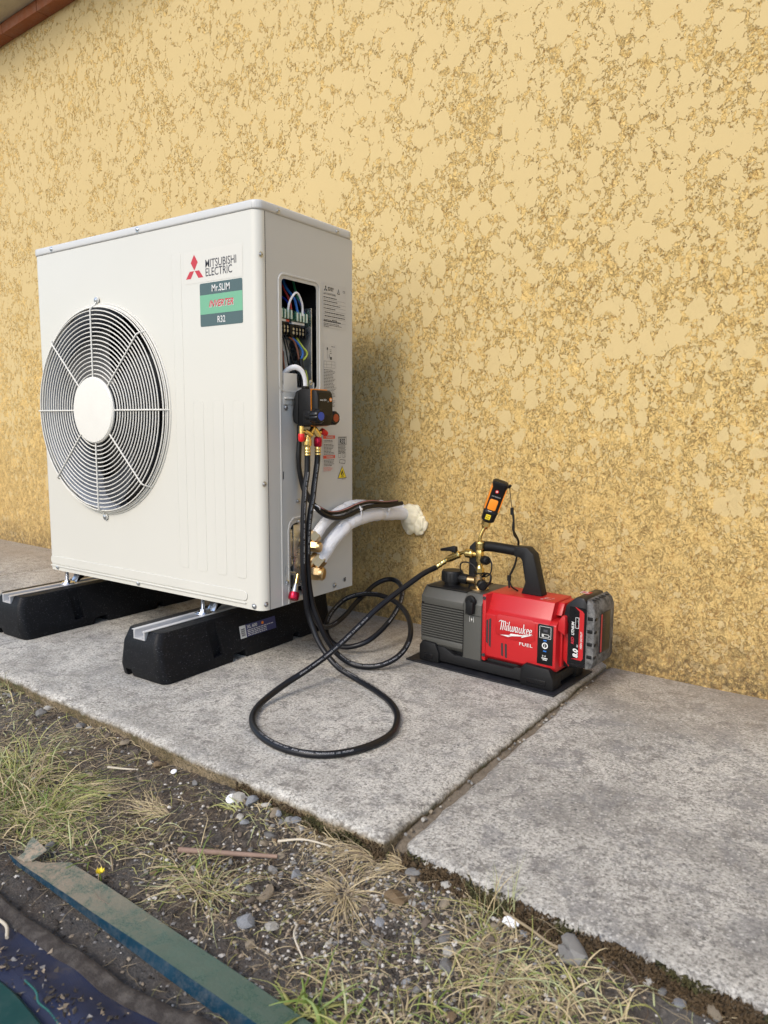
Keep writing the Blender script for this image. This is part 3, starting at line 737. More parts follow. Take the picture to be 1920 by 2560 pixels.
# fan, motor, shroud and guard
b = MB(); ring = []
prof = [(FR-.004, .002), (FR-.010, .012), (FR-.012, .04), (FR-.012, .10), (FR-.004, .13)]
vs = []; fs = []; n = 96
for r_, y_ in prof:
    for k in range(n): a = 2*math.pi*k/n; vs.append((FC[0]+r_*math.cos(a), y_, FC[1]+r_*math.sin(a)))
for j in range(len(prof)-1):
    for k in range(n): fs.append((j*n+k, j*n+(k+1) % n, (j+1)*n+(k+1) % n, (j+1)*n+k))
b.raw(vs, fs, 'shroud'); b.build('fan_shroud', unit)
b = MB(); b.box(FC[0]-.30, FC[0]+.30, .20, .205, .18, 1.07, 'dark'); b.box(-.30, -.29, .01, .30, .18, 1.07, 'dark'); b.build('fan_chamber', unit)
b = MB(); M = frame((FC[0], .03, FC[1]), (1, 0, 0), (0, -1, 0))
b.lathe([(.075, -.10), (.078, -.02), (.070, 0), (.02, .004), (.0001, .004)], 'fan', M, 40)
for k in range(3):
    vs = []; fs = []; NR, NA = 10, 9
    for side in (0, 1):
        for i in range(NR+1):
            r_ = .070+(.262-.070)*i/NR; sweep = .50*(i/NR)**1.3
            wdt = .95-.25*(i/NR)
            for j in range(NA+1):
                t_ = j/NA; a = 2*math.pi*k/3+.35-sweep+wdt*t_
                z_ = -.075+.065*t_+.008*math.sin(t_*math.pi)-side*.003
                vs.append((r_*math.cos(a), r_*math.sin(a), z_))
    m_ = (NR+1)*(NA+1)
    for i in range(NR):
        for j in range(NA):
            q = i*(NA+1)+j; fs.append((q, q+1, q+NA+2, q+NA+1)); fs.append((m_+q, m_+q+NA+1, m_+q+NA+2, m_+q+1))
    for j in range(NA): q = NR*(NA+1)+j; fs.append((q, q+1, m_+q+1, m_+q)); fs.append((j, m_+j, m_+j+1, j+1))
    for i in range(NR): q = i*(NA+1); fs.append((q, q+NA+1, m_+q+NA+1, m_+q)); q += NA; fs.append((q, m_+q, m_+q+NA+1, q+NA+1))
    b.raw(vs, fs, 'fan', M)
b.build('fan', unit)
GY = -.024
guard = MB()
rr = .098; 
while rr < .272: guard.tube(circ(rr, GY+.0022, 84), .0017, 'guard', 6, 1, True); rr += .0112
guard.tube(circ(.276, GY+.009, 96), .0019, 'guard', 6, 1, True); guard.tube(circ(.2815, -.006, 96), .0022, 'guard', 6, 1, True); guard.tube(circ(.279, GY+.0145, 96), .0016, 'guard', 6, 1, True)
for k in range(8):
    a = R(45*k+90); ca, sa = math.cos(a), math.sin(a); P_ = lambda r, y: (FC[0]+r*ca, y, FC[1]+r*sa)
    end = .2905
    guard.tube([P_(.086, GY-.001), P_(.267, GY-.001), P_(.273, GY+.001), P_(.276, GY+.005), P_(.2855, -.001)], .0021, 'guard', 6, 1)
for z_ in (FC[1]+.295, FC[1]-.295):
    s_ = 1 if z_ > FC[1] else -1
    guard.tube([(FC[0], GY, FC[1]+s_*.27), (FC[0], -.010, FC[1]+s_*.284), (FC[0]+.003, -.005, z_)], .002, 'guard', 6, 4)
    guard.tube([(FC[0]+.008*math.cos(t_), -.004, z_+.008*math.sin(t_)) for t_ in [k*.5236 for k in range(12)]], .002, 'guard', 6, 1, True)
gd = guard.build('fan_guard', unit)
b = MB(); b.lathe([(.088, 0), (.090, .002), (.090, .006), (.086, .010), (.060, .0115), (.0001, .012)], 'guard', frame((FC[0], GY+.002, FC[1]), (1, 0, 0), (0, -1, 0)), 64); b.build('hub_cap', gd)
put_screw((FC[0], -.006, FC[1]+.295), (0, -1, 0), gd, .0055); put_screw((FC[0], -.006, FC[1]-.295), (0, -1, 0), gd, .0055)
# valve bay
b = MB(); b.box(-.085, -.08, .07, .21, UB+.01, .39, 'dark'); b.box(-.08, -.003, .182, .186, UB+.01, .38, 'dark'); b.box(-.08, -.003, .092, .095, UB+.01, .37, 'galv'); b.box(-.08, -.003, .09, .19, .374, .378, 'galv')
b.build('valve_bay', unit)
b = MB(); b.box(-.045, -.006, .101, .118, .255, .352, 'galv', .007, None, 3); b.box(-.06, -.010, .122, .18, .20, .36, 'galv', .002); b.tube([(-.02, .103, .248), (-.015, .110, .240), (-.012, .125, .236)], .006, 'galv', 10, 5)
b.build('valve_bracket', unit)
def valve(y, z, s, nm):
    v_ = MB(); v_.cyl((-.03, y-.012*s, z), (.012, y-.012*s, z), .012*s, 'brassold', 20)
    v_.cyl((.005, y-.012*s, z), (.018, y-.010*s, z), .014*s, 'brassold', 20, bev=.002)
    d = Vector((.25, .80, .75)).normalized()
    v_.cyl(Vector((.006, y-.012*s, z)), Vector((.006, y-.012*s, z))+d*.030*s, .011*s, 'brassold', 18)
    o = v_.build('stop_valve', unit)
    v_ = MB(); c = Vector((.020, y, z-.012*s)); v_.hexn(Vector((.012, y-.010*s, z-.012*s)), Vector((.034, y, z-.014*s)), .0145*s, 'brassold')
    v_.lathe([(.0135*s, 0), (.0135*s, .006*s), (.011*s, .009*s), (.0001, .0095*s)], 'brassold', axis(Vector((.034, y, z-.014*s)), (.022, .008, -.001)), 24); v_.build('valve_cap', o)
    v_ = MB(); p = Vector((.010, y-.006, z-.006*s)); v_.hexn(p+d*.006*s, p+d*.032*s, .0165*s, 'brassold'); v_.build('flare_nut', o)
    return o
valve(.164, .316, .98, 1); valve(.172, .250, 1.25, 2)
b = MB(); p0 = Vector((.020, .087, .190)); d = Vector((-.15, .45, .88)).normalized()
b.lathe([(.0115, -.010), (.013, -.008), (.0135, .002), (.0125, .008), (.010, .009)], 'redmetal', axis(p0, d), 24)
b.cyl(p0+d*.008, p0+d*.030, .0088, 'galv', 18, r1=.0055); b.cyl(p0+d*.030, p0+d*.055, .0045, 'brass', 14); b.build('service_port', unit, label='silver service port with crimson cap')
# ------------------------------------------------------------------ rubber feet
def rubber_foot(x0, x1, y0, y1, label, sticker):
    z1 = .120; cx = (x0+x1)/2
    f = thing('support_block', label, 'support foot', (cx, (y0+y1)/2, 0), 0, 'long rubber feet under the heat pump')
    notch = lambda a, b_: [(a, 0), (a+.006, .017), (b_-.004, .019), (b_, 0)]
    L = y1-y0
    def pts():
        p = [(y0+.010, 0)]
        for a, b_ in ((.225, .275), (.455, .485)): p += notch(y0+a*L/.64*1.0, y0+b_*L/.64*1.0)
        p += [(y1-.008, 0), (y1-.004, z1), (y0+.016, z1), (y0+.002, z1-.03), (y0, .03)]
        return p
    b = MB(); b.prism(pts(), -(x1-x0)/2, (x1-x0)/2, 'rubber', Matrix(((0, 0, 1, cx), (1, 0, 0, 0), (0, 1, 0, 0), (0, 0, 0, 1))), 0)
    o = b.build('rubber_body', f, local=True); o.parent = None
    # slightly tapered sides, rounded vertical corners
    bm = bmesh.new(); bm.from_mesh(o.data)
    ed = [e for e in bm.edges if abs(e.verts[0].co.x-e.verts[1].co.x) < .001 and (min(e.verts[0].co.y, e.verts[1].co.y) < y0+.02 and max(e.verts[0].co.y, e.verts[1].co.y) < y0+.03 or min(e.verts[0].co.y, e.verts[1].co.y) > y1-.02)]
    bmesh.ops.bevel(bm, geom=ed, offset=.020, segments=6, profile=.5, affect='EDGES')
    for v in bm.verts:
        v.co.x = cx+(v.co.x-cx)*(1-.27*(v.co.z/z1))
    ed = [e for e in bm.edges if e.calc_face_angle(0) > .5]
    bmesh.ops.bevel(bm, geom=ed, offset=.003, segments=2, profile=.5, affect='EDGES', clamp_overlap=True)
    bm.to_mesh(o.data); bm.free()
    q = MB(); q.box(cx-.0215, cx+.0215, y0-.1, y1+.1, z1-.022, z1+.02, 'rubber'); k1 = q.build('cutter')
    q = MB(); q.box(cx-.056, cx-.034, y0-.05, y0+.05, -.01, .019, 'rubber'); k2 = q.build('cutter')
    q = MB()
    q.prism([(y0+.165, .025), (y0+.200, .025), (y0+.185, .112), (y0+.155, .112)], cx+(x1-x0)/2-.022, cx+(x1-x0)/2+.01, 'rubber', Matrix(((0, 0, 1, 0), (1, 0, 0, 0), (0, 1, 0, 0), (0, 0, 0, 1)))); k3 = q.build('cutter')
    q = MB(); q.prism([(y0-.01, .075), (y0+.03, .095), (y0+.03, .13), (y0-.01, .13)], cx-.040, cx-.020, 'rubber', Matrix(((0, 0, 1, 0), (1, 0, 0, 0), (0, 1, 0, 0), (0, 0, 0, 1)))); k4 = q.build('cutter')
    cut(o, [k1, k2, k3]); bpy.data.objects.remove(k4)
    o.parent = f; o.data.transform(_W[f.name].inverted())
    b = MB(); t_ = .0018; wv = .0205; ya, yb = y0+.004, y1-.006
    prof = [(-wv-.006, z1+.002), (-wv+.007, z1+.002), (-wv+.007, z1-.002), (-wv+.0045, z1-.002), (-wv+.0045, z1-.018), (wv-.0045, z1-.018), (wv-.0045, z1-.002), (wv-.007, z1-.002), (wv-.007, z1+.002), (wv+.006, z1+.002), (wv+.006, z1+.0005), (wv, z1+.0005), (wv, z1-.0205), (-wv, z1-.0205), (-wv, z1+.0005), (-wv-.006, z1+.0005)]
    b.prism([(cx+p, z_) for p, z_ in prof], -yb, -ya, 'alu', Matrix(((1, 0, 0, 0), (0, 0, -1, 0), (0, 1, 0, 0), (0, 0, 0, 1)))); b.build('rail', f)
    b = MB(); b.box(cx-.0212, cx+.0212, y1-.02, y1-.010, z1-.020, z1, 'rubber'); b.build('end_stop', f)
    for yb_ in (.022, .30):
        q = MB(); q.cyl((cx, yb_, z1-.01), (cx, yb_, UB+.014), .0045, 'zinc', 14)
        for k in range(18): q.lathe([(.0047, 0), (.0053, .0008), (.0047, .0016)], 'zinc', axis((cx, yb_, z1+.012+k*.0016), (0, 0, 1)), 12)
        bolt = q.build('bolt', f)
        q = MB(); q.lathe([(.021, 0), (.0215, .0008), (.021, .0018)], 'zinc', axis((cx, yb_, z1+.0022), (0, 0, 1)), 28); q.build('washer', bolt)
        q = MB(); q.lathe([(.017, 0), (.0175, .0008), (.017, .0018)], 'zinc', axis((cx+.001, yb_, z1+.0046), (.05, .03, 1)), 28); q.hexn((cx, yb_, z1+.0066), (cx, yb_, z1+.013), .0095, 'zinc'); q.build('nut', bolt)
        q = MB(); q.prism([(yb_+.028, UB-.004), (yb_+.075, UB-.004), (yb_+.075, UB-.0015), (yb_+.030, UB-.0015), (yb_+.016, z1+.009), (yb_+.010, z1+.009)], cx-.013, cx+.013, 'zinc', Matrix(((0, 0, 1, .018), (1, 0, 0, 0), (0, 1, 0, 0), (0, 0, 0, 1)))); q.build('mounting_lug', f)
    if sticker:
        X = cx+(x1-x0)/2
        def S(y, z, off=.0004):
            n_ = Vector((1, 0, .27*(x1-x0)/2/z1)).normalized(); xx = cx+(x1-x0)/2*(1-.27*z/z1)
            return frame((xx+off, y, z), (0, 1, 0), n_)
        q = MB(); O_ = S(.082, .050); q.quad(0, .135, 0, .033, 'navy', O_); O1 = S(.082, .050, .0008)
        q.quad(0, .022, 0, .033, 'print', O1)
        for i in range(13): q.quad(.004, .018, .0045+i*.0017, .0045+i*.0017+(.0011 if i % 3 else .0005), 'ink', S(.082, .050, .0011))
        q.text('XL 600', S(.082+.027, .050+.0215, .0008), .0115, 'print', offset=.03, xs=1.1)
        q.lathe([(.0045, 0), (.0001, .0001)], 'orange', frame(O1 @ Vector((.085, .025, 0)), (0, 1, 0), (1, 0, .06)), 16)
        for i in range(4):
            y = .027
            while y < .125-(.03 if i else 0):
                wd = lr.uniform(.004, .012); q.quad(y, y+wd, .016-i*.0045, .016-i*.0045+.0020, 'print', O1); y += wd+.002
        q.build('product_sticker', f)
    return f
rubber_foot(-.318, -.152, -.180, .462, 'black rubber support foot with blue barcode sticker under the right end of the unit', True)
rubber_foot(-.922, -.757, -.172, .470, 'black rubber support foot at far left without sticker, under the fan end', False)

# ------------------------------------------------------------------ insulated pipes, cables, foam plug
Nv = Vector
PL = [(.046, .128, .268), (.048, .144, .279), (.048, .174, .297), (.044, .207, .317), (.040, .246, .335), (.036, .281, .346), (.032, .323, .354), (.027, .371, .357), (.021, .428, .357), (.015, .487, .352), (.008, .55, .346), (.0, .623, .338), (-.002, .66, .334)]
PL[0] = (.040, .186-.022, .282)
PL = [(.0175, .190, .265), (.024, .206, .287), (.031, .226, .312), (.036, .250, .331)]+PL[5:]
PS = [(.0165, .1787, .3295), (.020, .197, .350), (.023, .218, .365), (.022, .243, .374), (.021, .28, .385), (.016, .316, .391), (.011, .359, .391), (.005, .416, .384), (-.002, .475, .376), (-.010, .54, .366), (-.017, .604, .356), (-.018, .66, .352)]
def lumpy(r0, seed, ties=()):
    def f(t):
        r_ = r0*(1+.07*noise.noise(Vector((t*14, seed, 0)))+.07*noise.noise(Vector((t*36, seed, 3))))
        for q in ties: r_ -= r0*.16*math.exp(-((t-q)/.018)**2)
        return r_
    return f
b = MB(); b.tube(PL, lumpy(.0185, 2, (.36, .70)), 'insul', 28, 10); o = b.build('insulated_pipe'); rebase(o, PL[0]); tag(o, 'thick white insulated refrigerant pipe from the lower brass valve to the wall', 'pipe')
b = MB(); b.tube(PS, lumpy(.0135, 5, (.40, .70)), 'insul', 24, 10); o = b.build('insulated_pipe'); rebase(o, PS[0]); tag(o, 'thin white insulated refrigerant pipe from the upper brass valve, behind the thick one', 'pipe')
CA = [(.016, .120, .63), (.015, .119, .601), (.015, .118, .566), (.015, .115, .531), (.015, .118, .495), (.018, .127, .459), (.030, .136, .428), (.044, .146, .404), (.049, .165, .387), (.048, .199, .375), (.046, .238, .369), (.044, .279, .372), (.043, .322, .380), (.041, .366, .385), (.039, .417, .384), (.036, .471, .379), (.033, .538, .379)]
b = MB(); b.tube(CA, .0062, 'cable', 14, 8); b.lathe([(.005, 0), (.0062, .004), (.0060, .014), (.004, .016)], 'ink', axis((.033, .536, .379), (-.05, 1, 0)), 12); o = b.build('power_cable'); rebase(o, CA[0]); tag(o, 'plain black power cable hanging from the gauge and curving over the white pipes', 'cable')
CB = [(.010, .130, .62), (.008, .128, .56), (.007, .127, .50), (.010, .134, .455), (.022, .140, .425), (.038, .147, .410), (.046, .165, .398), (.046, .190, .388), (.045, .225, .384), (.043, .27, .387), (.041, .317, .395), (.039, .361, .3985), (.037, .402, .396), (.034, .454, .389), (.031, .526, .386)]
b = MB(); b.tube(CB, .0052, 'cable', 14, 8)
pp = catmull(CB, 8); b.tube([p+Vector((.0032, -.003, .0034)) for p in pp[40:]], .0015, 'pink', 6, 1)
o = b.build('control_cable'); rebase(o, CB[0]); tag(o, 'thin black cable with a pink stripe lying along the top of the power cable', 'cable')
def tie(c, u, v, ru, rv, label):
    b = MB(); u, v, c = Vector(u).normalized(), Vector(v).normalized(), Vector(c)
    b.tube([c+u*ru*math.cos(2*math.pi*k/24)+v*rv*math.sin(2*math.pi*k/24) for k in range(24)], .0017, 'white', 6, 1, True, squash=1.5)
    h = c+u*ru; b.box(h.x-.003, h.x+.003, h.y-.004, h.y+.004, h.z-.003, h.z+.004, 'white', .001)
    o = b.build('cable_tie'); rebase(o, c); tag(o, label, 'cable tie', 'white cable ties on the pipe bundle')
tie((.022, .327, .368), (.6, 0, .35), (-.25, -.1, 1), .030, .029, 'white cable tie around pipes and cables just beside the unit')
tie((.008, .478, .365), (1, 0, .1), (-.1, 0, 1), .029, .026, 'white cable tie around pipes and cables close to the wall')
tie((.040, .147, .404), (.1, -.6, .7), (1, 0, 0), .010, .014, 'small white cable tie joining the two black cables below the hoses')
wy = lambda x: .628-.0465*x
bm = bmesh.new(); bmesh.ops.create_icosphere(bm, subdivisions=5, radius=1)
for v in bm.verts:
    c = v.co.copy(); n_ = 1+.20*noise.noise(c*1.5)+.06*noise.noise(c*3.6+Vector((4, 0, 0)))+.03*noise.noise(c*9)
    ex_ = 1.25 if c.x > 0 else .8; ez_ = 1.15 if c.z < 0 else .9
    v.co = Vector((.040*c.x*n_*ex_, .024*c.y*n_, .044*c.z*n_*ez_))
b = MB(); b.take(bm, 'foam', Matrix.Translation((.016, .624, .330)))
bm = bmesh.new(); bmesh.ops.create_icosphere(bm, subdivisions=4, radius=1)
for v in bm.verts:
    c = v.co.copy(); v.co = Vector((.026*c.x, .014*c.y, .030*c.z))*(1+.25*noise.noise(c*2.2))
b.take(bm, 'foam', Matrix.Translation((.052, .618, .308)))
o = b.build('expanding_foam'); rebase(o, (.012, .628, .29)); tag(o, 'lumpy cream expanding foam plug sealing the pipe hole in the wall', 'foam')

# ------------------------------------------------------------------ gauge manifold
mg = thing('gauge_manifold', 'black refrigerant gauge manifold with blue and orange knobs hanging on the unit side', 'gauge', (.045, .134, .60))
b = MB(); MX = Matrix(((1, 0, 0, 0), (0, 0, -1, 0), (0, 1, 0, 0), (0, 0, 0, 1)))
b.prism([(.014, .686), (.030, .692), (.062, .692), (.063, .604), (.030, .602), (.006, .613), (.003, .634)], -.166, -.106, 'black', MX, .003, 2)
b.prism([(.0638, .690), (.078, .688), (.0835, .672), (.0835, .625), (.078, .606), (.0638, .604)], -.164, -.107, 'black', MX, .003, 2)
b.prism([(.012, .672), (.020, .684), (.024, .684), (.024, .61), (.012, .62)], -.1055, -.104, 'blackhandle', MX, .0006)
b.box(.020, .032, .122, .140, .690, .700, 'black', .003)
body = b.build('gauge_body', mg)
b = MB(); b.box(.0630, .0638, .1056, .1664, .6036, .6920, 'orange'); b.build('orange_seam', mg)
b = MB(); SG = lambda y, z: frame((.0838, y, z), (0, 1, 0), (1, 0, 0))
b.quad(.112, .160, .630, .683, 'blackgloss', frame((.0836, 0, 0), (0, 1, 0), (1, 0, 0)), .004)
b.text('testo 550i', SG(.115, .664), .0058, 'print', offset=.02); b.text('0.0.', SG(.143, .661), .0045, 'print')
b.lathe([(.0048, 0), (.0048, .0006), (.0001, .0008)], 'orange', frame((.0838, .1545, .667), (0, 1, 0), (1, 0, 0)), 20); b.lathe([(.0026, 0), (.0001, .0003)], 'print', frame((.0847, .1545, .667), (0, 1, 0), (1, 0, 0)), 12)
b.build('display', mg)
def knob(c, label, m):
    q = MB(); c = Vector(c); M = frame(c, (0, 1, 0), (1, -.05, 0)); n_ = 42; vs = []; fs = []
    pr = [(.0115, 0), (.0168, .003), (.0175, .010), (.0170, .024), (.0145, .027)]
    for r_, h in pr:
        for k in range(n_):
            a = 2*math.pi*k/n_; rr_ = r_*(1-(.10*max(0, math.cos(6*a))**3 if r_ > .011 else 0)); vs.append((rr_*math.cos(a), rr_*math.sin(a), h))
    for j in range(len(pr)-1):
        for k in range(n_): fs.append((j*n_+k, j*n_+(k+1) % n_, (j+1)*n_+(k+1) % n_, (j+1)*n_+k))
    fs.append(tuple((len(pr)-1)*n_+k for k in range(n_))); q.raw(vs, fs, 'blackgloss', M)
    q.cyl(M @ Vector((0, 0, -.018)), M @ Vector((0, 0, .001)), .009, 'blackgloss', 16)
    q.lathe([(.0100, .0268), (.0100, .0278), (.0001, .0282)], m, M, 24); q.build('valve_knob', mg, label=label)
knob((.078, .094, .627), 'black knob with blue disc', 'blue'); knob((.046, .190, .624), 'black knob with burnt orange disc', 'rust')
b = MB(); b.box(.038, .062, .164, .182, .610, .638, 'black', .004); b.build('knob_housing', mg); b = MB(); b.box(.050, .078, .090, .108, .606, .640, 'black', .004); b.build('knob_housing', mg)
b = MB()
b.cyl((.048, .0885, .604), (.048, .0885, .584), .0058, 'brass', 8); b.cyl((.048, .0885, .592), (.050, .106, .590), .0050, 'brass', 14)
b.knurl((.050, .098, .5935), (.053, .119, .5815), .0068, 'brass'); b.cyl((.052, .116, .586), (.051, .128, .602), .006, 'brass', 14)
b.knurl((.050, .132, .598), (.052, .148, .580), .0078, 'brass'); b.cyl((.050, .1385, .586), (.050, .1305, .600), .006, 'brass', 14)
b.cyl((.050, .1085, .590), (.050, .107, .574), .0048, 'brass', 14); b.cyl((.050, .1475, .586), (.050, .1465, .572), .0048, 'brass', 14)
b.cyl((.050, .150, .588), (.050, .163, .592), .0045, 'brass', 14)
b.build('brass_ports', mg)
b = MB(); b.lathe([(.0070, 0), (.0078, .002), (.0078, .013), (.0062, .0185), (.0001, .0205)], 'redcap', axis((.048, .0885, .5865), (0, 0, -1)), 20); b.build('port_cap', mg)
b = MB(); b.lathe([(.0070, 0), (.0078, .002), (.0078, .013), (.0062, .0185), (.0001, .0205)], 'redcap', axis((.050, .160, .593), (.15, .85, -.42)), 20); b.build('port_cap', mg)

# ------------------------------------------------------------------ charging hoses
HR = .0071
HA = [(.05, .107, .544), (.05, .107, .52), (.05, .105, .49), (.05, .098, .46), (.05, .093, .418), (.05, .090, .378), (.05, .088, .305), (.05, .089, .242), (.05, .096, .191), (.048, .107, .150), (.060, .110, .113), (.079, .109, .080), (.104, .1085, .053), (.143, .105, .028), (.192, .106, .0115), (.238, .092, .0075), (.285, .070, .0072), (.333, .042, .0072), (.381, -.0, .0072), (.410, -.040, .0072), (.433, -.092, .0072), (.436, -.136, .0072), (.428, -.177, .0072), (.411, -.214, .0072), (.386, -.243, .0072), (.354, -.260, .0072), (.315, -.267, .0072), (.273, -.264, .0072), (.229, -.250, .0072), (.184, -.224, .0072), (.148, -.188, .0075), (.124, -.145, .010), (.117, -.100, .018), (.121, -.048, .032), (.132, -.011, .045), (.143, .027, .060), (.152, .06, .075), (.165, .103, .100), (.178, .148, .129), (.192, .194, .159), (.205, .238, .182), (.219, .290, .205), (.235, .342, .228), (.248, .385, .240)]
HB = [(.05, .1455, .542), (.05, .144, .52), (.05, .139, .495), (.05, .132, .463), (.05, .125, .425), (.050, .116, .396), (.050, .107, .339), (.050, .1045, .277), (.051, .109, .213), (.054, .118, .165), (.063, .126, .130), (.072, .135, .096), (.084, .148, .062), (.098, .163, .035), (.120, .180, .014), (.150, .188, .0085), (.176, .197, .010), (.200, .212, .016), (.217, .236, .026), (.223, .262, .037), (.219, .296, .051), (.204, .334, .068), (.176, .372, .086), (.140, .406, .101), (.088, .436, .114), (.032, .451, .121), (-.010, .450, .121), (-.047, .437, .115), (-.070, .415, .105), (-.077, .373, .086), (-.069, .332, .068), (-.046, .292, .049), (-.013, .265, .032), (.015, .258, .022), (.042, .261, .020), (.069, .270, .025), (.093, .291, .036), (.103, .321, .049), (.107, .366, .069), (.103, .413, .091), (.089, .463, .113), (.067, .502, .130), (.037, .532, .144), (.004, .543, .149), (-.017, .536, .146), (-.034, .509, .134), (-.039, .468, .115), (-.041, .423, .095), (-.036, .371, .074), (-.030, .318, .062), (-.012, .250, .068), (.012, .190, .095), (.026, .150, .14), (.032, .128, .185), (.030, .122, .235), (.022, .132, .275)]
TXT = 'PREMIUM  ALL  REFRIGERANT  CHARGING  HOSE     MAX. WP 800PSI   B.P. 4000PSI   SAE J2196          '
REF = Vector((.72, -.30, .62)).normalized()
def hose(P, label, reps, start):
    b = MB(); b.tube(P, HR, 'hose', 20, 8)
    for i in range(reps): b.hosetext(TXT, P, HR, 'hoseprint', start+i*.50, .0046, REF)
    o = b.build('charging_hose', recalc=True); o.data.transform(Matrix.Translation(-Vector(P[0]))); o.location = P[0]; _W[o.name] = Matrix.Translation(P[0])
    tag(o, label, 'hose', 'black refrigerant charging hoses'); return o
def barb(q, p, d, L=.020):
    pr = [(.0070, 0)]
    for k in range(3): pr += [(.0070, .001+k*L/3), (.0078, .002+k*L/3), (.0078, .0048+k*L/3), (.0068, .0062+k*L/3)]
    q.lathe(pr+[(.0066, L+.002)], 'brass', axis(p, d), 20)
ha = hose(HA, 'black charging hose with brass coupling, looping over the slab to the red pump', 4, .05)
hb = hose(HB, 'black charging hose with crimson coupling, coiled in two standing loops by the wall', 5, .03)
q = MB(); q.cyl((.05, .107, .578), (.05, .107, .570), .0088, 'brass', 20); q.knurl((.05, .107, .572), (.05, .107, .557), .0102, 'brass'); q.cyl((.05, .107, .557), (.05, .107, .553), .0085, 'brass', 20, r1=.0065); q.build('coupling', ha)
q = MB(); barb(q, (.05, .107, .533), (0, 0, 1)); q.build('ferrule', ha)
q = MB(); q.lathe([(.0085, 0), (.0098, .003), (.0102, .012), (.0098, .021), (.0082, .0235)], 'redmetal', axis((.05, .146, .554), (0, .05, 1)), 26); q.build('coupling', hb)
q = MB(); barb(q, (.05, .1455, .533), (0, 0, 1)); q.build('ferrule', hb)
# ------------------------------------------------------------------ mat and vacuum pump
b = MB(); pts = [(.200, .318), (.616, .286), (.632, .500), (.214, .530)]
gridv = []; F = []
NXm, NYm = 40, 20
for j in range(NYm+1):
    for i in range(NXm+1):
        u, v = i/NXm, j/NYm
        p = (Vector(pts[0]).lerp(Vector(pts[1]), u)).lerp(Vector(pts[3]).lerp(Vector(pts[2]), u), v)
        gridv.append((p.x, p.y, .0045+.0008*nz(p.x, p.y, 0, 14)+.003*max(0, .06-u)/.06*abs(nz(p.x, p.y, 5, 8))))
k = len(gridv); gridv += [(x, y, .0008) for x, y, z in gridv]
for j in range(NYm):
    for i in range(NXm): q = j*(NXm+1)+i; F.append((q, q+1, q+NXm+2, q+NXm+1)); F.append((k+q, k+q+NXm+1, k+q+NXm+2, k+q+1))
ringm = [i for i in range(NXm+1)]+[j*(NXm+1)+NXm for j in range(1, NYm+1)]+[NYm*(NXm+1)+i for i in range(NXm-1, -1, -1)]+[j*(NXm+1) for j in range(NYm-1, 0, -1)]
for a in range(len(ringm)): c, d = ringm[a], ringm[(a+1) % len(ringm)]; F.append((c, k+c, k+d, d))
b.raw(gridv, F, 'mat'); o = b.build('rubber_mat'); rebase(o, (.415, .408, 0)); tag(o, 'thin black rubber mat lying on the slab under the red pump', 'mat')

PZ = math.radians(-4.0); PO = (.236, .333, .0055)
pump = thing('vacuum_pump', 'red and grey cordless vacuum pump with black handle standing on the rubber mat', 'pump', PO, PZ)
PM = _W[pump.name]
YZ = Matrix(((0, 0, 1, 0), (1, 0, 0, 0), (0, 1, 0, 0), (0, 0, 0, 1)))          # prism(poly in y,z) swept along x
XZ = Matrix(((1, 0, 0, 0), (0, 0, -1, 0), (0, 1, 0, 0), (0, 0, 0, 1)))         # prism(poly in x,z) swept along -y
XZ = lambda y0: Matrix(((1, 0, 0, 0), (0, 0, 1, y0), (0, 1, 0, 0), (0, 0, 0, 1)))
def xz(b, poly, y0, y1, m, bev=0): b.prism(poly, 0, y1-y0, m, XZ(y0), bev)
PB = lambda b, n, par=None, **k: b.build(n, par or pump, local=True, **k)
for nm, x0, x1, y0 in (('f', -.002, .058, 0), ('f', .289, .372, 0), ('f', -.002, .058, .125), ('f', .289, .372, .125)):
    b = MB(); xa = x0+.004; w_ = x1-x0
    b.prism([(x0, 0), (x1, 0), (x1, .026), (x1-.012, .050), (x0+.010, .052), (x0, .040)], 0, .045, 'black', XZ(y0-.004), .0025)
    b.box(x0+.016, x1-.018, y0-.0052, y0-.002, .008, .022, 'blackgloss', .001); PB(b, 'pump_foot')
b = MB()
xz(b, [(.05, .010), (.062, .006), (.290, .006), (.290, .036), (.272, .036), (.266, .030), (.10, .030), (.070, .044), (.05, .044)], .002, .022, 'blackhandle', .0015)
xz(b, [(.05, .010), (.29, .006), (.29, .036), (.05, .044)], .145, .165, 'blackhandle', .0015)
b.box(.0, .37, .02, .15, .012, .036, 'black', .002); PB(b, 'base_frame')
# finned tank
b = MB(); D0, D1 = .012, .158
b.prism([(D0+.006, .040), (D0, .048), (D0, .166), (D0+.022, .190), (D1-.022, .190), (D1, .166), (D1, .050), (D1-.01, .040)], -.008, .124, 'pumpgrey', YZ, .0015)
b.prism([(.0045, .148), (.0045, .166), (.024, .189), (.03, .189), (.03, .148)], .006, .1235, 'pumpgrey', YZ, .001)
b.prism([(.0045, .048), (.0045, .062), (.03, .062), (.03, .040), (.012, .038)], .002, .1235, 'pumpgrey', YZ, .001)
for i in range(13):
    z = .0655+i*.00635
    b.prism([(.0055, z), (.0055, z+.0030), (.016, z+.0038), (.016, z-.0004)], -.004, .1235, 'pumpgrey', YZ)
    b.box(-.0125, -.004, .020, .150, z, z+.003, 'pumpgrey')
b.box(-.006, .1238, .010, .0125, .062, .150, 'black')
b.box(-.0120, .0, .03, .14, .150, .172, 'pumpgrey', .003); b.box(-.0120, .0, .02, .15, .048, .062, 'pumpgrey', .003)
b.box(.006, .124, .02, .15, .1895, .1925, 'black', .001)
PB(b, 'finned_tank')
b = MB(); b.box(.000, .1235, .022, .152, .030, .044, 'black', .002); PB(b, 'tank_cradle')
